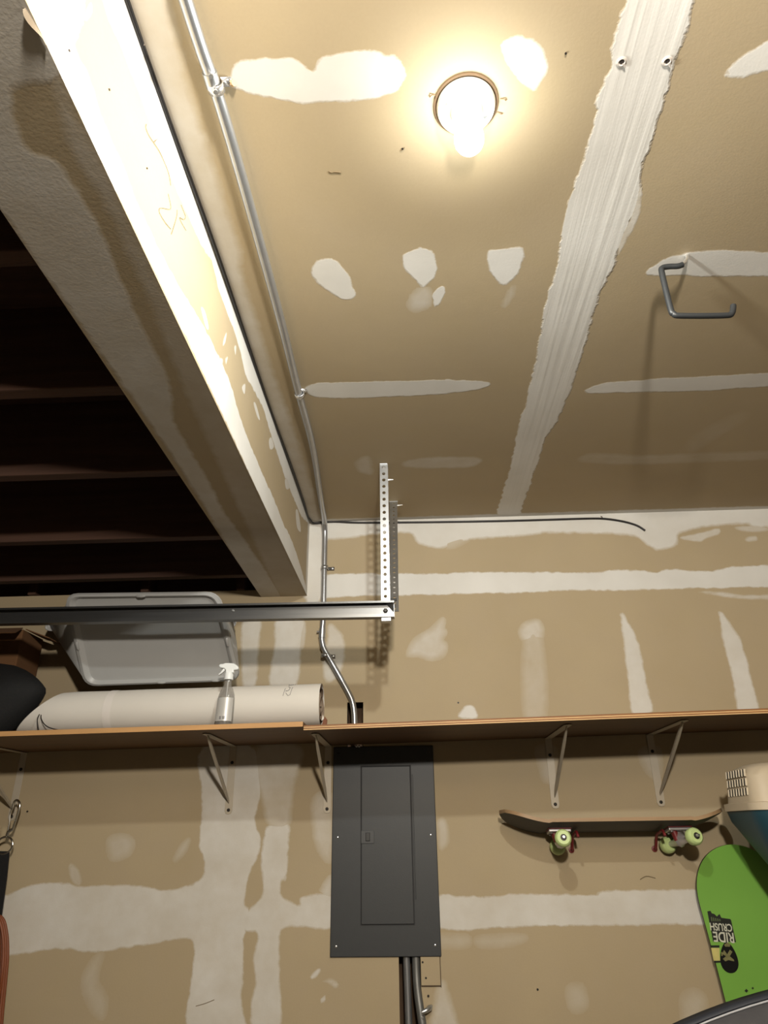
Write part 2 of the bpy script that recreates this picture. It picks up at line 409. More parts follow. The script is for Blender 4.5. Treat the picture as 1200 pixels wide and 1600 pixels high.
# wall above the shelf
patch('wall', [(470,780),(1400,770),(1400,818),(1200,824),(1165,818),(1110,822),(1062,832),(1058,850),(1042,856),(1026,858),(1008,848),(994,838),(962,834),(930,833),(860,832),(820,836),(770,840),(735,842),(705,850),(688,856),(655,848),(640,832),(590,834),(560,838),(530,842),(505,850),(504,930),(478,936)], 0.35, 0.95)
patch('wall', [(1062,840),(1090,834),(1122,826),(1124,834),(1105,840),(1094,846),(1075,844)], 0.3, 0.8, R=0.012)
patch('wall', [(1150,824),(1185,822),(1205,827),(1180,831),(1158,829)], 0.4, 0.6, R=0.012)
patch('wall', [(1165,841),(1180,838),(1182,844),(1168,846)], 0.4, 0.6, R=0.012)
patch('wall', [(655,838),(690,835),(735,838),(720,850),(700,856),(672,852)], 0.8, 0.4)
patch('wall', [(490,902),(560,896),(640,897),(720,895),(800,894),(930,895),(950,892),(1000,891),(1025,895),(1046,890),(1112,893),(1140,886),(1180,884),(1400,880),(1400,916),(1200,917),(1060,920),(960,922),(900,922),(800,926),(700,928),(625,930),(560,931),(490,934)], 0.15)
patch('wall', [(1090,924),(1130,926),(1160,930),(1200,930),(1300,928),(1300,934),(1190,936),(1150,934),(1120,930)], 0.4, 0.8, R=0.012)
patch('wall', [(638,1020),(648,1000),(672,985),(692,967),(692,982),(696,988),(690,1000),(697,1008),(692,1024),(674,1030),(655,1024),(640,1024)], 0.9, 0.75)
patch('wall', [(813,985),(822,974),(840,970),(848,984),(843,1000),(828,1004),(815,996)], 0.7, 0.7)
patch('wall', [(820,998),(846,998),(852,1118),(820,1118)], 0.8, 0.38)
patch('wall', [(970,962),(974,960),(982,975),(996,1000),(1004,1036),(1013,1085),(1018,1112),(988,1114),(982,1064),(976,1010)], 0.22, 0.9)
patch('wall', [(1124,962),(1128,958),(1142,976),(1160,1008),(1172,1056),(1184,1110),(1154,1112),(1146,1062),(1132,1008)], 0.22, 0.9)
patch('wall', [(716,1120),(732,1102),(744,1112),(744,1122)], 0.2)
patch('wall', [(513,976),(528,985),(538,1004),(536,1035),(524,1060),(508,1062),(505,1020),(512,1000)], 0.3, 0.75)
patch('wall', [(380,968),(406,968),(404,1010),(398,1070),(380,1070)], 0.3, 0.85)
patch('wall', [(432,968),(474,968),(470,1010),(462,1070),(422,1070),(430,1010)], 0.3, 0.85)
patch('wall', [(470,985),(477,975),(476,1005),(470,1015)], 0.3, 0.6, R=0.012)
# wall below the shelf
patch('wall', [(-80,1412),(0,1402),(40,1386),(75,1380),(105,1380),(125,1386),(150,1383),(195,1384),(230,1386),(255,1392),(290,1386),(312,1376),(320,1360),(318,1338),(312,1320),(316,1250),(316,1170),
               (400,1170),(410,1230),(402,1260),(398,1285),(406,1310),(404,1335),(390,1365),(383,1395),(382,1415),(395,1425),(398,1440),(382,1458),(380,1500),(378,1535),(376,1560),(378,1612),
               (295,1612),(298,1540),(304,1500),(302,1475),(296,1466),(270,1468),(240,1474),(195,1480),(150,1488),(105,1482),(60,1486),(0,1494),(-80,1498)], 0.16, 0.86, cell=0.009)
patch('wall', [(108,1350),(122,1360),(126,1382),(114,1378)], 0.4, 0.5, R=0.012)
patch('wall', [(170,1312),(195,1306),(208,1318),(200,1335),(175,1342)], 0.9, 0.45)
patch('wall', [(272,1342),(285,1318),(296,1312),(290,1330),(278,1344)], 0.9, 0.4, R=0.012)
patch('wall', [(130,1530),(150,1495),(160,1490),(150,1530),(165,1560),(160,1590),(140,1570)], 0.9, 0.35)
patch('wall', [(415,1300),(422,1290),(440,1286),(452,1290),(450,1330),(447,1372),(440,1376),(438,1398),(455,1410),(470,1415),(472,1402),(518,1400),(518,1450),(470,1447),(440,1452),(436,1480),(436,1520),(438,1612),(400,1612),(392,1570),(400,1540),(396,1500),(403,1460),(382,1452),(384,1430),(400,1412),(410,1400),(412,1380),(408,1350)], 0.2, 0.86)
patch('wall', [(400,1170),(470,1170),(458,1230),(450,1290),(425,1292),(412,1260)], 0.5, 0.6)
patch('wall', [(490,1250),(518,1245),(518,1340),(500,1330),(492,1300)], 0.7, 0.5)
patch('wall', [(500,1398),(518,1370),(518,1410)], 0.7, 0.7)
patch('wall', [(485,1526),(495,1516),(500,1515),(496,1524),(488,1530)], 0.3, 0.9, R=0.010)
patch('wall', [(504,1533),(518,1530),(528,1538),(524,1542),(512,1535)], 0.4, 0.7, R=0.010)
patch('wall', [(501,1563),(508,1556),(507,1564),(503,1567)], 0.3, 0.9, R=0.008)
patch('wall', [(686,1400),(720,1402),(780,1401),(800,1397),(860,1398),(930,1399),(936,1393),(1000,1391),(1100,1390),(1250,1388),(1250,1442),(1100,1444),(1000,1445),(900,1446),(800,1448),(686,1450)], 0.15, 0.88)
patch('wall', [(686,1462),(730,1464),(729,1478),(690,1478)], 0.8, 0.35)
patch('wall', [(749,1465),(820,1463),(800,1475),(752,1478)], 0.8, 0.35)
patch('wall', [(684,1540),(694,1535),(702,1560),(714,1612),(676,1612),(680,1570)], 0.5, 0.75)
patch('wall', [(888,1545),(908,1540),(916,1570),(900,1580),(890,1570)], 0.95, 0.35)
patch('wall', [(1066,1560),(1085,1548),(1102,1562),(1095,1590),(1070,1600)], 0.95, 0.35)
patch('wall', [(684,1285),(696,1282),(700,1315),(688,1325)], 0.7, 0.5, R=0.012)
patch('wall', [(840,1170),(866,1170),(870,1215),(852,1220),(845,1200)], 0.9, 0.4)
patch('wall', [(1000,1175),(1030,1170),(1030,1215),(1010,1205)], 0.9, 0.4)
# beam side: corner bead band, top band and dabs
patch('side', [(-60,-200),(40,0),(148,230),(231,400),(341,633),(480,940),(486,955),(474,902),(458,850),(442,817),(432,790),(417,756),(396,708),(375,652),(360,600),(346,567),(320,515),(300,479),(275,440),(254,400),(240,372),(215,318),(195,268),(165,200),(140,125),(118,80),(115,62),(123,48),(132,0),(150,-200)], 0.08)
patch('side', [(110,-200),(160,0),(172,35),(187,67),(200,100),(217,143),(230,180),(246,225),(263,267),(290,327),(317,387),(330,405),(342,454),(352,480),(371,533),(383,583),(398,612),(412,640),(424,682),(433,708),(446,748),(454,767),(468,800),(476,812),(500,830),(500,760),(300,250),(200,-30),(140,-200)], 0.10)
for p in ([(314,482),(320,486),(326,512),(322,512)], [(350,528),(354,520),(352,535),(348,540)], [(343,560),(348,562),(346,572)], [(352,560),(356,558),(353,570)],
          [(396,630),(400,632),(406,655),(402,652)], [(378,606),(383,600),(382,615)], [(420,688),(424,684),(428,698),(422,702)], [(445,750),(449,748),(452,762),(447,764)],
          [(462,798),(466,800),(470,830),(464,824)], [(132,28),(142,6),(144,16),(138,28)], [(366,543),(369,541),(368,556)]):
    patch('side', p, 0.2, 0.9, R=0.007, cell=0.004)
patch('side', [(-0.045,BZ),(0.02,BZ),(0.02,H),(-0.045,H)], 0.4, 0.9, world=True)
# underside of the beam
patch('under', [(-60,-60),(30,-20),(90,100),(88,124),(60,128),(18,138),(22,180),(45,235),(70,244),(95,262),(120,300),(150,350),(182,420),(225,520),(262,590),(272,660),(300,710),(330,760),(350,800),(400,870),(440,935),(405,932),(300,758),(171,571),(50,400),(0,327),(-60,240)], 0.25, 0.85)
patch('under', [(88,100),(112,175),(150,240),(230,405),(341,636),(440,850),(478,934),(440,934),(400,850),(330,700),(290,610),(270,560),(220,440),(160,310),(128,262),(106,220),(90,150),(80,110)], 0.4, 0.45)

# ------------------------------------------------------------------ marks on the drywall (pencil, nail holes, dents)
PENCIL = mat('pencil_graphite', (120, 105, 80), 0.9)
def side_pt(px, py, h=0.0012): p = onX(px, py, BX1); return Vector((BX1+h, p.y, p.z))
for k, line in enumerate(([(228,194),(227,200),(232,212),(240,224),(250,240),(262,268),(266,290)], [(240,222),(245,217)], [(262,303),(266,322),(264,327),(252,325),(248,327),(249,334),(257,347),(266,358)],
             [(276,328),(275,340),(267,366)], [(282,320),(289,338),(286,343),(280,340),(283,348),(290,360)])):
    MB().tube(smooth_path([side_pt(*p) for p in line], 5), 0.0005, 5).build('pencil_line', PENCIL, beam)
def wall_pt(px, py, h=0.0): p = onY(px, py, 0); return Vector((p.x, -h, p.z))
def ceil_pt(px, py, h=0.0): p = onZ(px, py, H); return Vector((p.x, p.y, H-h))
for px, py in ((43, 1268), (716, 1098), (840, 1546)):
    c = wall_pt(px, py); MB().cyl(c, c+Vector((0, -0.0022, 0)), 0.0035, 8).build('nail_head', BLACKSCREW, wall)
for px, py in ((629, 232), (884, 83)):
    c = ceil_pt(px, py); MB().cyl(c, c+Vector((0, 0, -0.002)), 0.002, 8).build('nail_head', BLACKSCREW, ceil)
MB().tube(smooth_path([ceil_pt(514, 267, .001), ceil_pt(518, 269, .001), ceil_pt(524, 268, .001), ceil_pt(533, 269, .001)], 4), 0.0012, 5).build('scuff_mark', PENCIL, ceil)
MB().tube(smooth_path([ceil_pt(626, 235, .001), ceil_pt(632, 230, .001)], 4), 0.001, 5).build('scuff_mark', PENCIL, ceil)
MB().tube(smooth_path([wall_pt(1000, 1374, .001), wall_pt(1010, 1369, .001), wall_pt(1024, 1372, .001)], 4), 0.0014, 5).build('scuff_mark', PENCIL, wall)
MB().tube(smooth_path([wall_pt(306, 1572, .001), wall_pt(320, 1568, .001), wall_pt(335, 1562, .001)], 4), 0.0011, 5).build('scuff_mark', PENCIL, wall)
SIDEDARK = mat('nail_dent', (70, 60, 48), 0.9)
for px, py in ((170, 140), (229, 263), (107, 79)):
    c = side_pt(px, py, 0); MB().cyl(c, c+Vector((0.002, 0, 0)), 0.0016, 8).build('nail_head', SIDEDARK, beam)
# torn paper flap under the beam's near end
FLAP = mat('torn_paper', (160, 145, 125), 0.9)
p0, p1, p2 = onZ(40, 12, BZ), onZ(56, 38, BZ), onZ(72, 68, BZ)
n = 8; rows = []
vs = []; fs = []
for k, p in enumerate(smooth_path([p0, p1, p2], 5)):
    wv = 0.010*math.sin(math.pi*min(1, k/9+0.15))
    vs += [p+Vector((0.0, 0, -0.001)), p+Vector((-wv*0.6, 0, -0.003-wv*0.2))]
for k in range(len(vs)//2-1): fs.append((2*k, 2*k+1, 2*k+3, 2*k+2))
MB().add(vs, fs).build('torn_paper_flap', FLAP, beam, solid=0.0008)

# screws left in the taped seam
for px, py, lab in ((971, 96, 'left'), (1042, 95, 'right')):
    c = ceil_pt(px, py)
    a = root('drywall_anchor', c, 'small pale drywall anchor with dark hole, %s one of the pair in the ceiling seam' % lab, 'anchor', 'anchors in the ceiling seam')
    MB().lathe(c, [(0.0095, 0), (0.0090, -0.002), (0.0062, -0.0035), (0.0045, -0.0015), (0.004, -0.0005)], n=14).build('flange', mat('anchor_plastic', (190, 182, 175), 0.5), a, True)
    MB().cyl(c+Vector((0.001, -0.001, -0.0012)), c+Vector((0.001, -0.001, -0.0022)), 0.004, 10).build('hole', mat('anchor_hole', (45, 38, 35), 0.9), a)
    MB().tube([c+Vector((0.004, 0.002, -0.002)), c+Vector((0.009, 0.010, -0.003))], [0.003, 0.001], 6).build('torn_tab', MATS['anchor_plastic'], a)

# ------------------------------------------------------------------ ceiling lampholder with its bulb
LC = Vector((0.132, -1.897, H))
lamp = root('ceiling_lamp', LC, 'white porcelain lampholder with a glowing bare bulb on the ceiling', 'lamp')
PORC = mat('porcelain', (222, 218, 205), 0.25, 0, 0.02, spec=0.5)
RIMM = mat('box_rim_brown', (120, 98, 74), 0.7)
MB().lathe(LC, [(0.0600, 0.0), (0.0605, -0.0035), (0.0570, -0.0045), (0.0560, -0.001), (0.05, 0.0)], n=48).build('box_rim', RIMM, lamp, True)
MB().lathe(LC, [(0.0545, -0.002), (0.0555, -0.008), (0.0530, -0.0145), (0.045, -0.0175), (0.034, -0.0185), (0.0295, -0.022), (0.0285, -0.034), (0.0270, -0.036), (0.0225, -0.036), (0.021, -0.030), (0.018, -0.020)], n=48).build('lampholder', PORC, lamp, True)
for a in (20, 200):
    p = LC+Vector((0.038*math.cos(math.radians(a)), 0.038*math.sin(math.radians(a)), -0.018))
    MB().cyl(p, p+Vector((0, 0, -0.003)), 0.0032, 10).build('screw', STEEL, lamp)
p = LC+Vector((-0.002, 0.040, -0.0178)); MB().cyl(p, p+Vector((0, 0, -0.0016)), 0.004, 12).build('chain_hole', BLACKSCREW, lamp)
MB().tube(smooth_path([LC+Vector((-0.016, 0.026, -0.0185)), LC+Vector((-0.006, 0.030, -0.0205)), LC+Vector((0.006, 0.028, -0.0205)), LC+Vector((0.012, 0.031, -0.0185))], 5), 0.0032, 8).build('relief_boss', PORC, lamp, True)
for q in ((0.060, 0.018), (0.0635, -0.008), (-0.058, -0.022)):
    p = LC+Vector((q[0], q[1], -0.001)); MB().tube([p, p+Vector((q[0]*0.12, q[1]*0.1, -0.003)), p+Vector((q[0]*0.18, 0.003, -0.001))], 0.0012, 6).build('plaster_crumb', RIMM, lamp)
bz = -0.036
gm = bpy.data.materials.new('bulb_glow'); gm.use_nodes = True
nt = gm.node_tree; nt.nodes.clear()
o_ = nt.nodes.new('ShaderNodeOutputMaterial'); e_ = nt.nodes.new('ShaderNodeEmission'); t_ = nt.nodes.new('ShaderNodeBsdfTransparent'); a_ = nt.nodes.new('ShaderNodeAddShader')
e_.inputs[0].default_value = (1, 1, 0.93, 1); e_.inputs[1].default_value = 9.0
nt.links.new(e_.outputs[0], a_.inputs[0]); nt.links.new(t_.outputs[0], a_.inputs[1]); nt.links.new(a_.outputs[0], o_.inputs[0])
tc_ = nt.nodes.new('ShaderNodeTexNoise')
prof = [(0.0135, -0.034), (0.0140, -0.045), (0.0180, -0.055), (0.0235, -0.070), (0.0258, -0.080)] + [(0.0272*math.sin(t), -0.098+0.0300*math.cos(t)) for t in [math.radians(v) for v in (84, 90, 105, 120, 135, 150, 163, 173, 178)]]
MB().lathe(LC, prof, n=32).build('bulb', gm, lamp, True, angle=80)
bl = bpy.data.lights.new('bulb_light', 'POINT'); bl.energy = BULB_W; bl.color = (0.98, 1.0, 0.94); bl.shadow_soft_size = 0.024
bl.use_nodes = True
nt = bl.node_tree; em = nt.nodes['Emission']
# bulb: full light below and level; upward light cut to tame ceiling glow
g = nt.nodes.new('ShaderNodeNewGeometry'); sx = nt.nodes.new('ShaderNodeSeparateXYZ'); mr = nt.nodes.new('ShaderNodeMapRange')
mr.interpolation_type = 'SMOOTHSTEP'
mr.inputs['From Min'].default_value = 0.0; mr.inputs['From Max'].default_value = 0.33; mr.inputs['To Min'].default_value = 1.0; mr.inputs['To Max'].default_value = 0.05
nt.links.new(g.outputs['Incoming'], sx.inputs[0]); nt.links.new(sx.outputs['Z'], mr.inputs['Value']); nt.links.new(mr.outputs['Result'], em.inputs['Strength'])
bo = bpy.data.objects.new('bulb_light', bl); bo.location = LC+Vector((0, 0, -0.098)); col.objects.link(bo)

# ------------------------------------------------------------------ overhead utility hook
hk = ceil_pt(1070, 408)
hook = root('utility_hook', hk, 'grey vinyl coated utility hook screwed into the right side of the ceiling', 'hook')
HOOKM = mat('hook_vinyl', (36, 38, 40), 0.45, 0, 0.05)
x0 = 0.617; yk = -1.492
hp = [Vector((hk.x-0.018, yk, H-0.030)), Vector((hk.x-0.03, yk, H-0.034)), Vector((x0+0.02, yk, H-0.034)), Vector((x0+0.004, yk, H-0.038)), Vector((x0, yk, H-0.055)),
      Vector((x0, yk, 2.700)), Vector((x0+0.004, yk, 2.684)), Vector((x0+0.020, yk+0.001, 2.678)), Vector((x0+0.120, yk+0.006, 2.678)), Vector((x0+0.138, yk+0.006, 2.684)), Vector((x0+0.146, yk+0.006, 2.706))]
MB().tube(smooth_path(hp, 5), 0.0068, 12).build('hook_rod', HOOKM, hook, True, angle=60)
MB().tube([hp[0]+Vector((-0.006, 0, -0.002)), hp[0]+Vector((0.006, 0, 0.006)), hp[0]+Vector((0.014, 0, 0.018)), hp[0]+Vector((0.016, 0, 0.031))], 0.0045, 10).build('screw_shank', SCREWMAT, hook, True)

# ------------------------------------------------------------------ conduit run along the ceiling and down the wall
cr = 0.0117
cz = H-0.016
path = [ceil_pt(276, -60, 0.016)] + [onZ(x, y, cz) for x, y in ((290, 0), (314, 75), (340, 150), (374, 265), (410, 395), (441, 510), (467, 615), (489, 700))]
wallrun = [(-0.3635, -0.060, cz-0.004), (-0.3645, -0.034, cz-0.022), (-0.3645, -0.020, cz-0.060), (-0.364, -0.018, 2.66), (-0.363, -0.018, 2.44), (-0.3665, -0.018, 2.345), (-0.363, -0.018, 2.310), (-0.352, -0.018, 2.280),
           (-0.297, -0.018, 2.185), (-0.252, -0.018, 2.105), (-0.238, -0.018, 2.068), (-0.232, -0.016, 2.02), (-0.231, -0.014, 1.9375), (-0.231, -0.014, 1.93)]
pp = path + [Vector((-0.3555, -0.22, cz)), Vector((-0.360, -0.12, cz))] + [Vector(p) for p in wallrun]
# the shelf notch swallows the pipe, which ends just above the board
cond = root('electrical_conduit', (pp[len(path)+4].x, 0, 2.0), 'galvanised steel conduit running along the ceiling and down to the panel', 'pipe')
MB().tube(smooth_path(pp[:-1], 6), cr, 16).build('pipe', CONDUIT, cond, True, angle=80)
# sleeve couplings
cp_ = [onZ(327, 112, cz), onZ(334, 136, cz)]
MB().tube([cp_[0], cp_[1]], 0.0135, 16).build('coupling', STEEL, cond, True)
MB().cyl(cp_[1]+Vector((0.004, -0.002, -0.010)), cp_[1]+Vector((0.006, -0.003, -0.020)), 0.0042, 8).build('set_screw', SCREWMAT, cond)
MB().cyl(cp_[0]+Vector((0.004, -0.002, -0.010)), cp_[0]+Vector((0.006, -0.003, -0.019)), 0.0042, 8).build('set_screw', SCREWMAT, cond)
MB().tube([(-0.3655, -0.018, 2.372), (-0.3665, -0.018, 2.335)], 0.0138, 16).build('coupling', STEEL, cond, True)
MB().cyl((-0.380, -0.018, 2.36), (-0.388, -0.020, 2.36), 0.004, 8).build('set_screw', STEEL, cond)
def ceil_strap(px, py, endpx, endpy):
    c = onZ(px, py, cz); e = ceil_pt(endpx, endpy, 0.002)
    m = MB(); arc = [c+Vector((math.cos(math.radians(t))*0.0145, 0, math.sin(math.radians(t))*0.0145)) for t in range(170, 371, 20)]
    for s in (arc,):
        vs = []; fs = []
        line = s + [Vector((e.x-0.012, c.y, H-0.0025)), Vector((e.x+0.008, c.y, H-0.0025))]
        for p in line: vs += [p+Vector((0, -0.009, 0)), p+Vector((0, 0.009, 0))]
        for k in range(len(line)-1): fs.append((2*k, 2*k+2, 2*k+3, 2*k+1))
        m.add(vs, fs)
    st = m.build('strap', SCREWMAT, cond, True, solid=0.0015)
    MB().lathe((e.x, c.y, H-0.003), [(0.0055, 0), (0.005, -0.003), (0.002, -0.0045)], n=10).build('strap_screw', SCREWMAT, cond, True)
    return st
ceil_strap(337, 136, 357, 131); ceil_strap(468, 616, 477, 616)
MB().tube([ceil_pt(362, 130, 0.001), ceil_pt(366, 127, 0.004)], 0.006, 10).build('strap_anchor', mat('anchor_tan', (190, 160, 120), 0.6), cond)
for px, py in ((519, 889), (520, 1026)):
    e = wall_pt(px, py); m = MB(); vs = []; fs = []
    cx_ = -0.363 if py < 900 else -0.352
    line = [Vector((cx_+math.cos(math.radians(t))*0.0145, -0.018-math.sin(math.radians(t))*0.0145, e.z)) for t in range(180, -1, -20)] + [Vector((cx_+0.0145, -0.002, e.z)), Vector((e.x+0.010, -0.002, e.z))]
    for p in line: vs += [p+Vector((0, 0, -0.008)), p+Vector((0, 0, 0.008))]
    for k in range(len(line)-1): fs.append((2*k, 2*k+2, 2*k+3, 2*k+1))
    m.add(vs, fs).build('strap', STEEL, cond, True, solid=0.0015)
    MB().lathe((e.x+0.002, -0.0025, e.z), [(0.006, 0), (0.0055, -0.004), (0.002, -0.006)], axis='Y', n=10).build('strap_screw', SCREWMAT, cond, True)

# ------------------------------------------------------------------ black cable in the corners
cabp = [Vector((BX1+0.006, y, H-0.006)) for y in (-2.9, -2.4, -2.1, -1.9, -1.55, -1.2, -0.9, -0.5, -0.2, -0.09)]
for i, p in enumerate(cabp): p.x += 0.0025*math.sin(i*1.9); p.z -= abs(0.002*math.sin(i*2.7))
cabp += [Vector((BX1+0.010, -0.035, H-0.007)), Vector((BX1+0.024, -0.010, H-0.009))]
cabp += [Vector((onY(px, py, -0.006).x, -0.006, onY(px, py, -0.006).z)) for px, py in ((520, 815), (560, 816.5), (640, 816), (720, 815), (800, 813.5), (870, 811.5), (925, 810), (950, 811), (975, 815), (995, 821), (1008, 829))]
cable = MB().tube(smooth_path(cabp, 6), 0.0043, 8).build('black_cable', CABLE, None, True, angle=80)
tag(cable, 'thin black cable stapled along the beam corner and the wall top', 'cable')
for p in (Vector((BX1+0.005, onX(217, 79, BX1).y, H-0.006)), Vector((onY(940, 808, -.004).x, -0.004, onY(940, 808, -.004).z))):
    MB().tube([p+Vector((-0.003, 0, 0.004)), p+Vector((0.0, -0.005, 0.0)), p+Vector((0.003, 0, -0.004))], 0.0016, 6).build('staple', mat('staple_grey', (120, 112, 105), 0.5, 0.5), cable)

# ------------------------------------------------------------------ garage door track and its perforated hanger
TY = -0.515; TZ0, TZ1 = 2.262, 2.316
def perforated(name, a, b, wdir, width, pitch, hole, material, parent, thick=0.0022, off=0.5):
    """flat strip with punched round holes, from a to b, wide along wdir"""
    a, b, wdir = Vector(a), Vector(b), Vector(wdir).normalized(); L_ = (b-a).length; t = (b-a).normalized()
    nrm = t.cross(wdir).normalized(); n = max(1, round(L_/pitch)); step = L_/n
    m = MB()
    for k in range(n):
        s0 = k*step
        outer = []; inner = []
        for j in range(16):
            an = 2*math.pi*j/16+math.pi/16
            c, s_ = math.cos(an), math.sin(an); q = max(abs(c), abs(s_))
            outer.append((c/q, s_/q)); inner.append((c*hole, s_*hole))
        # exact corners
        ring_o = []; 
        for (c, s_) in outer: ring_o.append((s0+step*(0.5+0.5*c), width*(0.5+0.5*s_)))
        ring_i = [(s0+step*0.5+c, width*off+s_) for (c, s_) in inner]
        vs = [a+t*u+wdir*v for u, v in ring_o+ring_i]
        fs = [(j, (j+1) % 16, 16+(j+1) % 16, 16+j) for j in range(16)]
        cor = []
        m.add(vs, fs)
        # fill the four cut corners of the cell
        for j in range(16):
            u0, v0 = ring_o[j]; u1, v1 = ring_o[(j+1) % 16]
            if abs(u0-u1) > 1e-6 and abs(v0-v1) > 1e-6:
                uc = u0 if abs(abs(u0-s0-step/2)-step/2) < 1e-6 else u1
                vc = v0 if abs(abs(v0-width/2)-width/2) < 1e-6 else v1
                m.add([a+t*u0+wdir*v0, a+t*uc+wdir*vc, a+t*u1+wdir*v1], [(0, 1, 2)])
    return m.build(name, material, parent, solid=thick)
hx0, hx1 = -0.1005, -0.0715
hang = root('track_hanger', (hx0, TY, 2.25), 'perforated galvanised angle iron hanging from the ceiling to the track end', 'bracket')
perforated('front_flange', (hx0, TY+0.004, H-0.002), (hx0, TY+0.004, 2.252), (1, 0, 0), hx1-hx0, 0.0262, 0.0062, STEEL, hang)
perforated('side_flange', (hx1, TY+0.004, H-0.002), (hx1, TY+0.004, 2.252), (0, 1, 0), 0.030, 0.0262, 0.0048, STEEL, hang)
MB().box((hx0, TY-0.004, H-0.004), (hx1, TY+0.075, H-0.0005)).build('ceiling_foot', STEEL, hang, bevel=0.001)
c = Vector(((hx0+hx1)/2, TY+0.048, H-0.004)); MB().lathe(c, [(0.009, 0), (0.009, -0.006), (0.006, -0.008)], n=6).build('lag_screw', SCREWMAT, hang)
MB().cyl((hx1, TY+0.018, H-0.060), (hx1+0.020, TY+0.018, H-0.060), [0.0045, 0.0018], 8).build('bolt', SCREWMAT, hang)
bt, bb = Vector((-0.074, -0.190, H-0.003)), Vector((-0.072, -0.478, 2.300))
br = root('hanger_brace', (-0.06, -0.33, 2.30), 'shadowed perforated angle brace slanting behind the track hanger', 'bracket')
perforated('front_flange', bt, bb, (1, 0, 0), 0.030, 0.0262, 0.0048, STEEL, br)
sd_ = (bb-bt).cross(Vector((1, 0, 0))).normalized()
if sd_.y < 0: sd_ = -sd_
perforated('side_flange', bt, bb, sd_, 0.028, 0.0262, 0.0048, STEEL, br)
MB().box((-0.078, -0.192, H-0.004), (-0.042, -0.150, H-0.0005)).build('ceiling_foot', STEEL, br)
MB().cyl((-0.044, -0.185, H-0.018), (-0.022, -0.185, H-0.016), [0.004, 0.0015], 8).build('screw', SCREWMAT, br)
TX0, TX1 = -3.15, -0.056
def tz(x): return 0.0*x
track = root('door_track', ((TX0+TX1)/2, TY, TZ0), 'long galvanised channel of the overhead door track below the beam', 'track')
# channel open to the front: web behind, flanges and lips
tk = 0.0022
prof_ = [(-0.034, TZ0+0.010), (-0.034, TZ0), (-0.006, TZ0), (-0.006, TZ1), (-0.034, TZ1), (-0.034, TZ1-0.006)]
vs = []; fs = []
for y, z in prof_: vs += [(TX0, TY+y, z+0.022), (TX1, TY+y, z)]
for k in range(len(prof_)-1): fs.append((2*k, 2*k+1, 2*k+3, 2*k+2))
MB().add(vs, fs).build('channel', DARKSTEEL, track, solid=tk, bevel=0)
c = Vector(((hx0+hx1)/2, TY-0.0072, (TZ0+TZ1)/2+0.001)); MB().lathe(c, [(0.0085, 0), (0.008, -0.004), (0.005, -0.006)], axis='Y', n=6).build('bolt', BLACKSCREW, track)
MB().box((hx0+0.001, TY-0.030, TZ0-0.014), (hx1+0.004, TY-0.002, TZ0-0.0015)).build('end_clip', STEEL, track, bevel=0.001)
MB().prism([(TX1-0.004, TY-0.032, TZ1), (TX1-0.028, TY-0.008, TZ1-0.002), (TX1-0.004, TY-0.008, TZ1-0.030)], (0.002, 0, 0)).build('end_tab', STEEL, track)
MB().cyl((hx1+0.001, TY+0.012, TZ1+0.018), (hx1+0.024, TY+0.012, TZ1+0.018), 0.005, 8).build('clamp_bolt', DARKSTEEL, track)
c = Vector((-0.605, TY-0.007, 2.305)); MB().cyl(c, c+Vector((0, -0.003, 0)), 0.004, 8).build('rivet', STEEL, track)

# ------------------------------------------------------------------ shelf boards and brackets
SD = 0.455
def board(name, x0, x1, z0, z1, th, y0, material, label):
    r = root(name, ((x0+x1)/2, -SD/2, min(z0, z1)), label, 'shelf')
    m = MB(); vs = []
    for x, z in ((x0, z0), (x1, z1)):
        vs += [(x, y0, z), (x, -0.0015, z), (x, -0.0015, z+th), (x, y0, z+th)]
    m.add(vs, [(0,1,2,3),(7,6,5,4),(0,4,5,1),(1,5,6,2),(2,6,7,3),(3,7,4,0)])
    m.build('board', material, r, bevel=0.0012)
    return r
lb = board('shelf_board', -3.1, -0.362, 1.893, 1.9275, 0.0165, -SD-0.004, PINE_SHADED, 'pine shelf board at left carrying the paper roll and spray bottle')
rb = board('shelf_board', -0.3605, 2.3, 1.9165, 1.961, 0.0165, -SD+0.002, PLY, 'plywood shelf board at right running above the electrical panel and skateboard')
PINE_LIT = mat('pine_lit_edge', (186, 142, 92), 0.6, 0, 0.14, 3, 0.1, 40, stretch=(1.2, 14, 14))  # lighter copy of the board wood, paints the light on its front edge
MB().add([(-3.1, -SD-0.0052, 1.8935), (-0.362, -SD-0.0052, 1.928), (-0.362, -SD-0.0052, 1.9435), (-3.1, -SD-0.0052, 1.909), (-3.1, -SD-0.004, 1.8935), (-0.362, -SD-0.004, 1.928), (-0.362, -SD-0.004, 1.9435), (-3.1, -SD-0.004, 1.909)], [(0,1,2,3),(7,6,5,4),(0,4,5,1),(1,5,6,2),(2,6,7,3),(3,7,4,0)]).build('lit_edge_strip', PINE_LIT, lb)  # thin strip added to hold the painted light along the edge
def rbz(x): return 1.9165 + (1.961-1.9165)*(x+0.3605)/2.6605
for k, (dz, m_) in enumerate(((0.0012, PLYLIGHT), (0.0052, PLYDARK), (0.0082, PLYLIGHT), (0.0122, PLYDARK))):
    m = MB(); y0 = -SD+0.002-0.0009
    vs = []
    for x in (-0.3600, 2.3): vs += [(x, y0, rbz(x)+dz), (x, y0+0.004, rbz(x)+dz), (x, y0+0.004, rbz(x)+dz+0.0030), (x, y0, rbz(x)+dz+0.0030)]
    m.add(vs, [(0,1,2,3),(7,6,5,4),(0,4,5,1),(1,5,6,2),(2,6,7,3),(3,7,4,0)]).build('edge_ply', m_, rb)

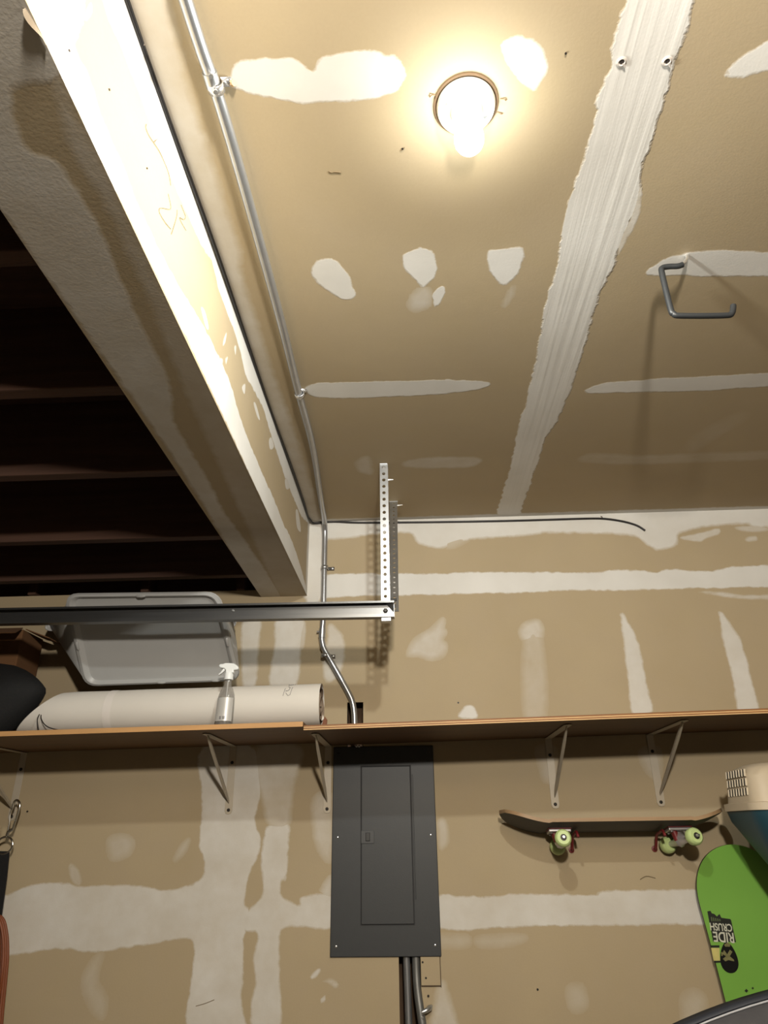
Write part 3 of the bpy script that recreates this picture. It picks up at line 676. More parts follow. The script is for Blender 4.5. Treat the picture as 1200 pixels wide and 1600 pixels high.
def bracket(x, zt, zb, reach, label):
    r = root('shelf_bracket', (x, 0, zb), label, 'bracket', 'shelf brackets under the long shelf')
    zt -= 0.0015
    pl = MB()
    out = [(x-0.0145, zb+0.012), (x-0.010, zb+0.002), (x, zb-0.001), (x+0.010, zb+0.002), (x+0.0145, zb+0.012), (x+0.013, zt-0.001), (x-0.013, zt-0.001)]
    pl.prism([(a, -0.0016, b) for a, b in out], (0, -0.0022, 0)).build('wall_plate', WHITEPAINT, r, bevel=0.0006)
    MB().prism([(x-0.013, -0.004, zt), (x+0.013, -0.004, zt), (x+0.013, -reach, zt), (x, -reach-0.012, zt), (x-0.013, -reach, zt)], (0, 0, -0.0022)).build('top_arm', WHITEPAINT, r, bevel=0.0006)
    # pressed diagonal rib
    a = Vector((x, -0.004, zb+0.040)); b = Vector((x, -reach+0.02, zt-0.003)); m = MB()
    rings = []
    for t in (0, 0.06, 0.2, 0.5, 0.8, 0.95, 1.0):
        p = a.lerp(b, t); wv = 0.0052*min(1, 0.15+t*5, 0.15+(1-t)*9); d = (b-a).normalized(); up = Vector((1, 0, 0)).cross(d)
        rings.append([p+Vector((wv, 0, 0))+up*0.004, p+Vector((wv*0.7, 0, 0))-up*0.006, p+Vector((-wv*0.7, 0, 0))-up*0.006, p+Vector((-wv, 0, 0))+up*0.004])
    m.loft(rings).build('diagonal', WHITEPAINT, r, True, angle=50)
    for z in (zb+0.014, zt-0.060):
        MB().lathe((x, -0.0038, z), [(0.0062, 0), (0.0056, -0.002), (0.003, -0.0032)], axis='Y', n=12).build('screw', BLACKSCREW, r)
    return r
bracket(-0.701, 1.923, 1.681, 0.38, 'cream metal shelf bracket below the spray bottle')
bracket(-0.333, 1.9165, 1.680, 0.38, 'cream metal shelf bracket at the left edge of the electrical panel')
bracket(0.506, 1.930, 1.684, 0.38, 'cream metal shelf bracket above the left skateboard wheel')
bracket(0.888, 1.937, 1.686, 0.38, 'cream metal shelf bracket above the right skateboard wheel')
bracket(-1.522, 1.912, 1.670, 0.38, 'cream metal shelf bracket at the far left holding the snap hook')

# ------------------------------------------------------------------ electrical panel
pz0, pz1, px0, px1 = 1.229, 1.911, -0.3125, 0.0675
pan = root('breaker_box', ((px0+px1)/2, 0, pz0), 'flush dark grey electrical breaker panel below the shelf', 'panel')
MB().box((px0, -0.0075, pz0), (px1, -0.0015, pz1)).build('cover', PANELGREY, pan, bevel=0.0025)
dx0, dx1, dz0, dz1 = -0.205, -0.022, 1.325, 1.838
MB().box((dx0-0.0035, -0.0082, dz0-0.0035), (dx1+0.0035, -0.0076, dz1+0.0035)).build('door_gap', mat('panel_gap', (38, 38, 40), 0.7), pan)
door = MB().box((dx0, -0.0125, dz0), (dx1, -0.0083, dz1)).build('door', PANELGREY, pan, bevel=0.0022)
MB().box((dx1+0.006, -0.0100, 1.40), (dx1+0.010, -0.0077, dz1-0.03)).build('hinge', PANELGREY, pan, bevel=0.001)
MB().box((dx0-0.001, -0.0150, 1.577), (dx0+0.047, -0.0126, 1.619)).build('latch_plate', mat('latch_plastic', (58, 59, 61), 0.5), pan, bevel=0.0015)
MB().box((dx0+0.016, -0.0185, 1.585), (dx0+0.032, -0.0151, 1.613)).build('latch', mat('latch_black', (28, 28, 28), 0.45), pan, bevel=0.002)
for x, z in ((px0+0.019, 1.887), (px1-0.019, 1.887), (px0+0.021, 1.5985), (px1-0.021, 1.602), (px0+0.021, 1.2605), (px1-0.020, 1.262)):
    MB().lathe((x, -0.0075, z), [(0.0042, 0), (0.0040, -0.0016), (0.002, -0.0026)], axis='Y', n=10).build('screw', SCREWMAT if z < 1.8 else BLACKSCREW, pan, True)
for x in (-0.224, -0.214):
    MB().lathe((x, -0.006, 1.9125), [(0.0045, 0), (0.0045, -0.004), (0.002, -0.006)], axis='Y', n=8).build('locknut_lug', SCREWMAT, pan)
# two pipes dropping out of the panel in the open slot
for i, (lab, r_, pts) in enumerate((('shiny steel conduit dropping left from the panel bottom', 0.0125, [(-0.052, 0.018, 1.40), (-0.052, 0.018, 1.24), (-0.050, 0.014, 1.12), (-0.0485, 0.008, 1.02), (-0.047, 0.004, 0.93)]),
                   ('dull grey conduit dropping right from the panel bottom', 0.0135, [(-0.0205, 0.014, 1.40), (-0.0195, 0.014, 1.22), (-0.017, 0.004, 1.14), (-0.008, -0.010, 1.07), (-0.001, -0.016, 1.02), (0.003, -0.017, 0.93)]))):
    p = root('conduit_drop', pts[-1], lab, 'pipe')
    MB().tube(smooth_path(pts, 6), r_, 14).build('pipe', CONDUIT if i == 0 else mat('dull_conduit', (120, 120, 118), 0.5, 0.7), p, True, angle=80)
    if i == 1:
        MB().tube([(-0.005, -0.027, 1.078), (0.008, -0.028, 1.082), (0.022, -0.016, 1.088), (0.028, -0.006, 1.092)], [0.006, 0.007, 0.009, 0.004], 10).build('strap', STEEL, p, True)
        for z in (1.074, 1.064): MB().cyl((-0.003, -0.022, z), (-0.003, -0.029, z), 0.003, 8).build('strap_screw', SCREWMAT, p)
# loose drywall filler beside the slot
fl = root('drywall_filler', (0.03, 0, 1.146), 'small screwed drywall filler piece below the panel corner', 'drywall patch')
MB().box((-0.0035, -0.0035, 1.147), (0.061, -0.0008, 1.2285)).build('piece', DRY, fl, bevel=0.001)
MB().box((0.0612, -0.0028, 1.141), (0.0634, -0.0008, 1.2285)).build('gap', mat('gap_dark', (70, 55, 40), 0.9), fl)
MB().box((-0.0035, -0.0028, 1.1435), (0.0612, -0.0008, 1.1465)).build('gap', MATS['gap_dark'], fl)
for x, z in ((0.003, 1.213), (0.0125, 1.168), (0.0185, 1.118)):
    MB().lathe((x, -0.003, z), [(0.0038, 0), (0.003, -0.0015)], axis='Y', n=8).build('screw', BLACKSCREW, fl)

# ------------------------------------------------------------------ things on the left of the shelf
def lbz(x): return 1.893 + (1.9275-1.893)*(x+3.1)/2.738 + 0.0165
# paper roll
PAPER = mat('white_roll_paper', (205, 200, 192), 0.7, 0, 0.03, 6, 0.1, 12)
RR = 0.0735; RY = -0.312
rx0, rx1 = -1.235, -0.322
rzl, rzr = lbz(rx0)+RR+0.001, lbz(-0.37)+RR+0.001
roll = root('paper_roll', ((rx0+rx1)/2, RY, lbz(-0.8)), 'thick white roll of heavy paper lying along the front of the shelf', 'roll')
ax = Vector((rx1-rx0, 0, rzr-rzl)).normalized()
def ring(t, r, dx=0.0, nn=40):
    c = Vector((rx0+(rx1-rx0)*t+dx, RY, rzl+(rzr-rzl)*t)); sh = -0.075*max(0, 1-t*6)
    return [c+Vector((sh*(1-math.sin(a)), math.cos(a)*r, math.sin(a)*r)) for a in [2*math.pi*k/nn for k in range(nn)]]
m = MB(); rings = []
for k in range(25):
    t = k/24; rings.append(ring(t, RR*(1-0.012*math.sin(t*9)**2-(0.03 if k in (0,) else 0))))
m.loft(rings, cap=False).build('outer_wrap', PAPER, roll, True, angle=80)
# spiral layers seen at the right end
m = MB(); vs = []; fs = []
nn = 140
for k in range(nn+1):
    a = k/nn*2*math.pi*3.4; r = 0.026+(RR-0.0275)*k/nn
    c = Vector((0, RY+math.cos(a)*r, rzr+math.sin(a)*r))
    vs += [c+Vector((rx0+0.06, 0, (rzl-rzr))), c+Vector((rx1-0.002-0.004*math.sin(k*0.4), 0, 0))]
for k in range(nn): fs.append((2*k, 2*k+1, 2*k+3, 2*k+2))
m.add(vs, fs).build('inner_layers', mat('roll_inner_paper', (120, 104, 88), 0.8), roll, True)
m = MB(); m.loft([ring(0.185, RR+0.0006), ring(0.215, RR+0.0006)], cap=False).build('clear_tape', mat('clear_tape', (214, 208, 202), 0.35, 0, 0.03), roll, True)
INK = mat('marker_ink', (110, 108, 110), 0.8)
def roll_pt(px, py):
    p = onY(px, py, RY-RR*0.8); z = max(-0.98, min(0.98, (p.z-(rzl+(rzr-rzl)*(p.x-rx0)/(rx1-rx0)))/RR))
    return Vector((p.x, RY-RR*math.sqrt(1-z*z)-0.0008, p.z))
for line in ([(443, 1088), (445, 1077), (449, 1066)], [(447, 1083), (451, 1088), (454, 1086), (456, 1075), (459, 1066)], [(446, 1080), (451, 1079), (453, 1074), (450, 1072)], [(449, 1069), (457, 1067)]):
    MB().tube([roll_pt(*p) for p in line], 0.0008, 5).build('marker_line', INK, roll)
tie = [Vector((-1.285, RY-0.060, lbz(-1.28)+0.075)), Vector((-1.27, RY-0.080, lbz(-1.28)+0.045)), Vector((-1.24, RY-0.082, lbz(-1.24)+0.018)), Vector((-1.185, RY-0.074, lbz(-1.18)+0.004))]
MB().tube(smooth_path(tie, 6), 0.0018, 6).build('tie_string', CABLE, roll, True)
tie = [Vector((-1.285, RY-0.060, lbz(-1.28)+0.075)), Vector((-1.283, RY-0.082, lbz(-1.28)+0.045)), Vector((-1.268, RY-0.084, lbz(-1.24)+0.003))]
MB().tube(smooth_path(tie, 6), 0.0018, 6).build('tie_string', CABLE, roll, True)

# torn scrap by the roll's right end
sc = root('cardboard_scrap', (-0.305, -0.36, lbz(-0.37)), 'small torn brown scrap at the right end of the paper roll', 'scrap')
z_ = 1.9345
MB().prism([(-0.313, -0.372, z_+0.001), (-0.296, -0.372, z_+0.001), (-0.294, -0.370, z_+0.026), (-0.303, -0.368, z_+0.038), (-0.309, -0.370, z_+0.022)], (0, 0.006, 0)).build('scrap', mat('torn_brown', (112, 72, 52), 0.9), sc)
MB().prism([(-0.314, -0.3665, z_+0.024), (-0.305, -0.3665, z_+0.030), (-0.310, -0.3665, z_+0.044)], (0, 0.003, 0)).build('paper_tip', PAPER, sc)

# spray bottle
bx, by = -0.634, -0.4255 + 0.0
by = -0.418
bz0 = lbz(bx)+0.001
bot = root('spray_bottle', (bx, by, bz0), 'half empty clear spray bottle with white trigger head on the shelf front', 'bottle')
GLASSB = mat('clear_bottle_plastic', (150, 146, 140), 0.12, 0, 0.02, alpha=0.45, spec=0.6)
lv = [(0, 0.027), (0.004, 0.0295), (0.03, 0.030), (0.085, 0.0285), (0.100, 0.0265), (0.118, 0.020), (0.132, 0.0125), (0.150, 0.0105), (0.156, 0.0105)]
by = -SD+0.036
ORG[bot] = Vector((bx, by, bz0)); bot.location = ORG[bot]
def ell(cx, cy, z, rx, ry, n=24): return [Vector((cx+rx*math.cos(2*math.pi*k/n), cy+ry*math.sin(2*math.pi*k/n), z)) for k in range(n)]
MB().loft([ell(bx+h*0.03, by, bz0+h, r, r*0.8) for h, r in lv]).build('body', GLASSB, bot, True, angle=60)
MB().loft([ell(bx+h*0.03, by, bz0+h, r-0.002, r*0.8-0.002) for h, r in ((0.002, 0.0285), (0.010, 0.0292), (0.011, 0.0292))]).build('liquid', mat('dark_liquid', (52, 44, 42), 0.2), bot, True)
# label wraps the front
vs = []; fs = []
for j, (h, r) in enumerate(((0.012, 0.0300), (0.05, 0.0296), (0.088, 0.0288))):
    for k in range(13):
        a = math.radians(205+k*130/12)
        vs.append(Vector((bx+h*0.03+(r+0.0006)*math.cos(a), by+(r*0.8+0.0006)*math.sin(a), bz0+h)))
for j in range(2):
    for k in range(12): fs.append((j*13+k, j*13+k+1, (j+1)*13+k+1, (j+1)*13+k))
lab_ = MB().add(vs, fs).build('label', mat('bottle_label', (188, 186, 182), 0.35, 0.15, 0.05), bot, True)
m = MB()
for k in range(12):
    if k in (5, 6): continue
    a = math.radians(252+k*3.0); r = 0.0302
    p = Vector((bx+r*math.cos(a), by+r*0.8*math.sin(a)-0.0006, bz0+0.017)); m.box((p.x-0.0004-0.0003*(k % 3), p.y-0.0004, p.z), (p.x+0.0004, p.y, p.z+0.010))
m.build('barcode', INK, bot)
WPL = mat('white_plastic', (225, 228, 228), 0.4, 0, 0.02)
MB().loft([ell(bx+0.005, by, bz0+0.150, 0.0155, 0.0155), ell(bx+0.005, by, bz0+0.168, 0.0150, 0.0150), ell(bx+0.005, by, bz0+0.174, 0.0125, 0.0125)]).build('collar', WPL, bot, True)
hd = [(0.018, 0.172), (0.017, 0.181), (0.030, 0.182), (0.034, 0.186), (0.029, 0.196), (0.016, 0.204), (-0.004, 0.206), (-0.016, 0.206), (-0.021, 0.203), (-0.032, 0.203), (-0.036, 0.197), (-0.030, 0.190), (-0.016, 0.188), (-0.010, 0.181), (-0.010, 0.172)]
MB().prism([(bx+0.005+a, by-0.010, bz0+b) for a, b in hd], (0, 0.020, 0)).build('spray_head', WPL, bot, bevel=0.003)
tr = [(-0.014, 0.188), (-0.020, 0.188), (-0.028, 0.176), (-0.036, 0.168), (-0.033, 0.166), (-0.024, 0.172), (-0.015, 0.180)]
MB().prism([(bx+0.005+a, by-0.006, bz0+b) for a, b in tr], (0, 0.012, 0)).build('trigger', WPL, bot, bevel=0.0015)
MB().cyl((bx+0.004, by, bz0+0.15), (bx+0.001, by-0.003, bz0+0.006), 0.0022, 8).build('dip_tube', WPL, bot)

# translucent tote tipped forward against the track, its base towards the room
TOTE = mat('tote_plastic', (162, 162, 161), 0.42, 0, 0.04, 8)
BLc, BRc = Vector((-1.205, -0.262, 2.110)), Vector((-0.625, -0.262, 2.118))
tl = onY(94, 929, -0.468); trr = onY(342, 926, -0.468)
TLc, TRc = Vector((tl.x+0.012, -0.468, tl.z)), Vector((trr.x, -0.468, trr.z))
tote = root('storage_tote', ((BLc+BRc)/2), 'pale grey plastic storage tote tipped on its side behind the paper roll', 'tote')
nrm = (TRc-TLc).cross(TLc-BLc).normalized()
if nrm.y > 0: nrm = -nrm          # towards the room
ctr = (BLc+BRc+TLc+TRc)/4
def q_inset(f, push): return [ctr+(c-ctr)*f + nrm*push for c in (BLc, BRc, TRc, TLc)]
m = MB()
m.loft([rquad(q_inset(1.0, -0.008), 0.05), rquad(q_inset(0.995, 0.0), 0.05), rquad(q_inset(0.955, 0.003), 0.045), rquad(q_inset(0.93, 0.0), 0.04), rquad(q_inset(0.90, -0.010), 0.035), rquad(q_inset(0.86, -0.012), 0.03)], cap=False)
k0 = len(m.v)-24; m.f.append(tuple(range(k0, k0+24))); m.m.append(0)
m.build('base', TOTE, tote, True, angle=35)
rimq = [onY(68, 982, -0.13), onY(374, 976, -0.13), onY(340, 942, -0.17), onY(102, 946, -0.17)]
mid_ = [a.lerp(b, 0.5) for a, b in zip(q_inset(1.0, -0.008), rimq)]
MB().loft([rquad(q_inset(1.0, -0.008), 0.05), rquad(mid_, 0.055), rquad(rimq, 0.06)], cap=False).build('side_walls', TOTE, tote, True, solid=0.003, angle=50)
rc = sum(rimq, Vector())/4
MB().loft([rquad(rimq, 0.06), rquad([rc+(p-rc)*1.035 for p in rimq], 0.062), rquad([rc+(p-rc)*1.035+Vector((0, -0.006, -0.012)) for p in rimq], 0.062)], cap=False).build('rim', TOTE, tote, True, solid=0.003)
for f, e in ((0.5, 'b'), (0.86, 'b'), (0.5, 't'), (0.06, 'l'), (0.06, 'r')):
    if e == 'b': p = BLc.lerp(BRc, f)*0.955+ctr*0.045
    elif e == 't': p = TLc.lerp(TRc, f)*0.955+ctr*0.045
    else:
        a, b = ((BLc, TLc) if e == 'l' else (BRc, TRc)); p = a.lerp(b, 0.45)*0.955+ctr*0.045
    tdir = Vector((1, 0, 0)) if e in 'bt' else (TLc-BLc).normalized()
    MB().tube([p+nrm*0.002-tdir*0.014, p+nrm*0.006-tdir*0.008, p+nrm*0.006+tdir*0.008, p+nrm*0.002+tdir*0.014], 0.005, 8).build('foot_tab', TOTE, tote, True)

# cardboard box and black bag in the dark corner
bxr = root('cardboard_box', (-1.80, -0.19, lbz(-1.7)), 'dark brown cardboard box behind the black bag at far left', 'box')
CARD = mat('cardboard', (104, 72, 44), 0.9, 0, 0.1, 10)
m = MB().box((-2.15, -0.19, lbz(-1.8)+0.004), (-1.52, -0.03, 2.352)); m.build('carton', CARD, bxr, bevel=0.004)
MB().prism([(-2.15, -0.195, 2.353), (-1.52, -0.195, 2.353), (-1.50, -0.27, 2.315), (-2.15, -0.27, 2.315)], (0, 0, 0.004)).build('flap', CARD, bxr)
MB().prism([(-1.517, -0.18, 2.353), (-1.517, -0.05, 2.353), (-1.42, -0.05, 2.318), (-1.42, -0.17, 2.318)], (0, 0, 0.004)).build('flap', CARD, bxr)
MB().box((-1.66, -0.1915, lbz(-1.8)+0.01), (-1.63, -0.1902, 2.345)).build('tape_strip', mat('box_tape', (140, 105, 66), 0.5), bxr)
BLK = mat('black_fabric', (9, 9, 10), 0.85, 0, 0.2, 60, 0.3, 150)
bag = root('black_bag', (-1.52, -0.27, lbz(-1.5)), 'soft black fabric bag slumped at the left end of the paper roll', 'bag')
vs = []; fs = []; nu, nv = 28, 16
for j in range(nv+1):
    v = j/nv
    for i in range(nu):
        a = 2*math.pi*i/nu
        prof2 = math.sin(math.pi*(0.06+0.94*v)/1.0*0.5+0.0) if False else (1-(1-v)**2.2)**0.5
        rad = (1-v**2.6)**0.55 if v < 1 else 0.0
        rad = max(rad, 0.0)
        wob = 1+0.06*math.sin(3*a+4*v)+0.04*math.sin(7*a-6*v)
        xr = -1.435+0.165*min(1, v/0.6)**0.9; xl = -1.80
        x = (xr+xl)/2+(xr-xl)/2*rad*(wob if math.cos(a) < 0 else 1)*math.cos(a)
        y = -0.325+0.110*rad*wob*math.sin(a)
        vs.append((x, max(-0.44, min(y, -0.02)), lbz(x)+0.002+0.262*v))
for j in range(nv):
    for i in range(nu): fs.append((j*nu+i, j*nu+(i+1) % nu, (j+1)*nu+(i+1) % nu, (j+1)*nu+i))
fs.append(tuple(reversed(range(nu))))
MB().add(vs, fs).build('sack', BLK, bag, True, angle=80)
MB().tube(smooth_path([(-1.66, -0.34, 2.12), (-1.62, -0.36, 2.18), (-1.54, -0.36, 2.19), (-1.47, -0.34, 2.13)], 6), 0.009, 8).build('handle', BLK, bag, True)

# ------------------------------------------------------------------ snap hook, strap and cord at the far left
strap = root('hanging_strap', onY(6, 1420, -0.07), 'black strap on a chrome swivel snap hook hung from the far left bracket', 'strap')
CHROME = mat('chrome', (200, 198, 192), 0.18, 1.0, 0.03)
Y_ = -0.075
def sp(px, py, dy=0): return onY(px, py, Y_+dy)
MB().tube(smooth_path([sp(19, 1298), sp(28, 1272), sp(31, 1258), sp(28, 1251), sp(23, 1252), sp(20, 1262)], 6), 0.0042, 10).build('hook_body', CHROME, strap, True)
MB().tube(smooth_path([sp(20, 1262), sp(16, 1272), sp(15, 1285), sp(12, 1300)], 5), 0.0030, 8).build('gate', CHROME, strap, True)
MB().tube([sp(19, 1296), sp(13, 1300), sp(10, 1308)], [0.006, 0.0065, 0.005], 10).build('swivel', CHROME, strap, True)
cc = sp(7, 1321); ring_ = [cc+Vector((0.030*math.cos(a), 0, 0.028*math.sin(a))) for a in [2*math.pi*k/24 for k in range(25)]]
MB().tube(ring_, 0.0038, 10).build('ring', CHROME, strap, True)
m = MB(); vs = []; fs = []
line = [(sp(-14, 1330), sp(15, 1330)), (sp(-18, 1370), sp(11, 1370)), (sp(-24, 1420), sp(4, 1420)), (sp(-28, 1460), sp(-2, 1460))]
for a, b in line: vs += [a, b]
for k in range(3): fs.append((2*k, 2*k+1, 2*k+3, 2*k+2))
m.add(vs, fs).build('webbing', BLK, strap, solid=0.004)
cord = root('cord_hank', onY(-10, 1600, -0.08), 'orange brown coiled extension cord hanging at the left edge', 'cord')
CORD = mat('orange_cord', (118, 62, 33), 0.5, 0, 0.08)
for k in range(7):
    dx = -3.2*k
    pts = [sp(-30+dx*0.3, 1420, -0.01*(k % 3)), sp(1+dx, 1432, -0.012*(k % 3)), sp(10+dx, 1455, -0.012*(k % 3)), sp(12+dx, 1490, -0.012*(k % 3)), sp(9+dx, 1530, -0.012*(k % 3)), sp(4+dx, 1580, -0.012*(k % 2)), sp(0+dx, 1640, -0.012*(k % 2)), sp(-6+dx, 1720, 0)]
    MB().tube(smooth_path(pts, 6), 0.0052, 8).build('cord_loop', CORD, cord, True)

# ------------------------------------------------------------------ skateboard on its hooks
sk = root('skateboard', (0.68, -0.2, 1.60), 'worn skateboard lying wheels down against the wall above the seam', 'skateboard')
SX0, SX1, SY0, SY1 = 0.290, 1.055, -0.205, -0.008
def deck_z(x):
    z = 1.6430
    tl_ = 0.462
    if x < tl_: z += 0.050*((tl_-x)/(tl_-SX0))**1.7
    tr_ = 0.905
    if x > tr_: z += 0.044*((x-tr_)/(SX1-tr_))**1.7
    return z
nx_, ny_ = 60, 12
def deck_pt(i, j, top):
    u = i/nx_; x = SX0+(SX1-SX0)*u
    d = min(x-SX0, SX1-x); hw = (SY1-SY0)/2
    hw *= math.sqrt(max(0.0, 1-(max(0, 0.10-d)/0.10)**2.4)) if d < 0.10 else 1.0
    hw = max(hw, 0.004)
    v = -1+2*j/ny_; y = (SY0+SY1)/2+hw*v
    z = deck_z(x)+0.006*v*v*(1 if 0.45 < x < 0.92 else 0.4)
    return Vector((x, y, z-(0 if top else 0.0115)))
m = MB(); vs = [deck_pt(i, j, t) for t in (1, 0) for i in range(nx_+1) for j in range(ny_+1)]
K = (nx_+1)*(ny_+1); fs = []; mi = []
for i in range(nx_):
    for j in range(ny_):
        a = i*(ny_+1)+j; b = a+ny_+1
        fs.append((a, b, b+1, a+1)); mi.append(1); fs.append((K+a, K+a+1, K+b+1, K+b)); mi.append(2)
for i in range(nx_):
    for j in (0, ny_):
        a = i*(ny_+1)+j; b = a+ny_+1; fs.append((a, b, K+b, K+a)); mi.append(0)
for i in (0, nx_):
    for j in range(ny_):
        a = i*(ny_+1)+j; fs.append((a, a+1, K+a+1, K+a)); mi.append(0)
m.v = vs; m.f = fs; m.m = mi
MAPLE = mat('maple_edge', (150, 122, 90), 0.55, 0, 0.12, 20, stretch=(1, 4, 20))
m.build('deck', [MAPLE, mat('grip_tape', (30, 30, 31), 0.95, 0, 0.2, 200), mat('deck_underside', (46, 42, 38), 0.6, 0, 0.35, 6)], sk, True, angle=50)
WHEEL = mat('lime_wheel', (186, 205, 140), 0.45, 0, 0.04)
ALU = mat('truck_aluminium', (190, 186, 186), 0.35, 0.7, 0.05)
REDR = mat('red_riser', (110, 32, 34), 0.5)
for tx, ang in ((0.489, -3), (0.897, 14)):
    M_ = Matrix.Translation((tx, -0.1065, 0)) @ Matrix.Rotation(math.radians(ang), 4, 'Z') @ Matrix.Translation((-tx, 0.1065, 0))
    zb_ = 1.633
    MB().box((tx-0.040, -0.135, zb_-0.004), (tx+0.040, -0.078, zb_)).build('riser_pad', REDR, sk, bevel=0.001)
    tr_ = MB().box((tx-0.038, -0.133, zb_-0.013), (tx+0.038, -0.080, zb_-0.0045)).build('base_plate', ALU, sk, bevel=0.002)
    for bx_ in (-0.028, 0.028):
        for by_ in (-0.125, -0.088): MB().cyl((tx+bx_, by_, zb_-0.013), (tx+bx_, by_, zb_-0.018), 0.0042, 6).build('nut', SCREWMAT, tr_)
    h_ = MB(); az = 1.590
    rings = []
    for y, r in ((-0.172, 0.008), (-0.160, 0.010), (-0.135, 0.0125), (-0.118, 0.020), (-0.1065, 0.026), (-0.095, 0.020), (-0.078, 0.0125), (-0.053, 0.010), (-0.041, 0.008)):
        rings.append([Vector((tx+r*0.8*math.cos(2*math.pi*k/12), y, az+0.006*(r > 0.015)+r*math.sin(2*math.pi*k/12))) for k in range(12)])
    h_.loft(rings).xf(M_).build('truck_hanger', ALU, sk, True)
    MB().cyl((tx-0.018, -0.1065, 1.622), (tx-0.010, -0.1065, 1.592), 0.011, 12).xf(M_).build('bushing', REDR, sk, True)
    MB().cyl((tx, -0.215, az), (tx, -0.0020, az), 0.004, 10).xf(M_ if ang < 5 else Matrix.Translation((tx, -0.1065, 0)) @ Matrix.Rotation(math.radians(ang), 4, 'Z') @ Matrix.Translation((-tx, 0.1065, 0)) @ Matrix.Translation((0, -0.004, 0))).build('axle', STEEL, sk)
    for s in (-1, 1):
        c = Vector((tx, -0.1065+s*0.082, az))
        wh = MB().lathe(c, [(0.010, -0.0165), (0.0205, -0.0165), (0.0255, -0.012), (0.0272, -0.006), (0.0272, 0.006), (0.0255, 0.012), (0.0205, 0.0165), (0.010, 0.0165)], axis='Y', n=28).xf(M_).build('wheel', WHEEL, sk, True, angle=35)
        MB().lathe(c+Vector((0, s*0.0155, 0)), [(0.0105, -0.001), (0.0105, 0.0016), (0.006, 0.0018)] if s > 0 else [(0.0105, 0.001), (0.0105, -0.0016), (0.006, -0.0018)], axis='Y', n=16).xf(M_).build('bearing', BLACKSCREW, wh, True)
        MB().lathe(c+Vector((0, s*0.018, 0)), [(0.0058, -0.001), (0.0058, 0.005), (0.003, 0.006)] if s > 0 else [(0.0058, 0.001), (0.0058, -0.005), (0.003, -0.006)], axis='Y', n=6).xf(M_).build('axle_nut', SCREWMAT, wh)
sk.rotation_euler.x = math.radians(-10)
# red coated hooks that carry the board
for hx_, lab in ((0.5455, 'red coated wall hook under the left end of the skateboard'), (0.838, 'red coated wall hook under the right end of the skateboard')):
    hr = root('board_hook', (hx_, 0, 1.54), lab, 'hook', 'hooks under the skateboard')
    MB().tube(smooth_path([(hx_, -0.003, 1.548), (hx_, -0.02, 1.553), (hx_, -0.050, 1.590), (hx_, -0.085, 1.600), (hx_, -0.120, 1.607), (hx_, -0.135, 1.600), (hx_, -0.142, 1.590)], 5), 0.0050, 10).build('rod', REDR, hr, True)
    MB().lathe((hx_, -0.001, 1.548), [(0.010, 0), (0.010, -0.004), (0.006, -0.005)], axis='Y', n=12).build('wall_flange', REDR, hr)

# ------------------------------------------------------------------ pet carrier hanging below the shelf at the right edge
pc = root('pet_carrier', (1.22, -0.36, 1.46), 'pet carrier with beige vented top and teal bottom at the right edge', 'pet carrier')
BEIGE = mat('carrier_beige', (180, 166, 144), 0.55, 0, 0.05, 8)
TEAL = mat('carrier_teal', (32, 64, 76), 0.45, 0, 0.06, 8)
PCX0, PCX1, PCY0, PCY1 = 1.012, 1.52, -0.485, -0.235
def crect(z, g, r): return [Vector((a, b, z)) for a, b in rrect((PCX0+PCX1)/2, (PCY0+PCY1)/2, (PCX1-PCX0)/2+g, (PCY1-PCY0)/2+g, r, 6)]
ZM = 1.660
MB().loft([crect(ZM+0.001, 0.010, 0.055), crect(ZM+0.022, 0.010, 0.055), crect(ZM+0.024, -0.002, 0.05), crect(1.760, -0.010, 0.05), crect(1.782, -0.022, 0.06), crect(1.795, -0.048, 0.06), crect(1.800, -0.085, 0.04)]).build('top_shell', BEIGE, pc, True, angle=35)
MB().loft([crect(ZM, 0.006, 0.055), crect(ZM-0.03, 0.0, 0.055), crect(1.56, -0.035, 0.05), crect(1.49, -0.070, 0.045), crect(1.465, -0.095, 0.03)]).build('bottom_shell', TEAL, pc, True, angle=35)
SLOTM = mat('carrier_vent_dark', (22, 20, 18), 0.9)
# slotted vents pressed in the left end and the front
for r_ in range(3):
    for k in range(15):
        y = PCY0+0.054+k*0.0098; z = ZM+0.044+r_*0.027
        dark = k % 2
        MB().tube([(PCX0+0.0040+r_*0.0018, y, z), (PCX0+0.0058+r_*0.0018, y-0.002, z+0.021)], 0.0026 if dark else 0.0034, 6).build('end_slot' if dark else 'end_rib', SLOTM if dark else mat('carrier_rib', (190, 178, 156), 0.5), pc, True)
for k in range(5):
    for z in (ZM+0.052, ZM+0.084):
        x = PCX0+0.115+k*0.055
        MB().tube([(x, PCY0+0.0035, z+0.010), (x+0.016, PCY0+0.0025, z-0.004)], 0.0042, 8).build('front_vent', SLOTM, pc)
MB().box((PCX0+0.040, PCY0-0.016, ZM-0.014), (PCX0+0.066, PCY0-0.004, ZM+0.024)).build('clip', mat('carrier_clip', (52, 56, 58), 0.5), pc, bevel=0.002)
MB().tube(smooth_path([(1.21, -0.36, 1.798), (1.22, -0.36, 1.835), (1.266, -0.36, 1.855), (1.31, -0.36, 1.835), (1.32, -0.36, 1.798)], 6), 0.009, 10).build('handle', MATS['carrier_clip'], pc, True)
MB().tube([(1.266, -0.36, 1.860), (1.266, -0.36, 1.9415)], 0.003, 8).build('hanging_cord', CABLE, pc)

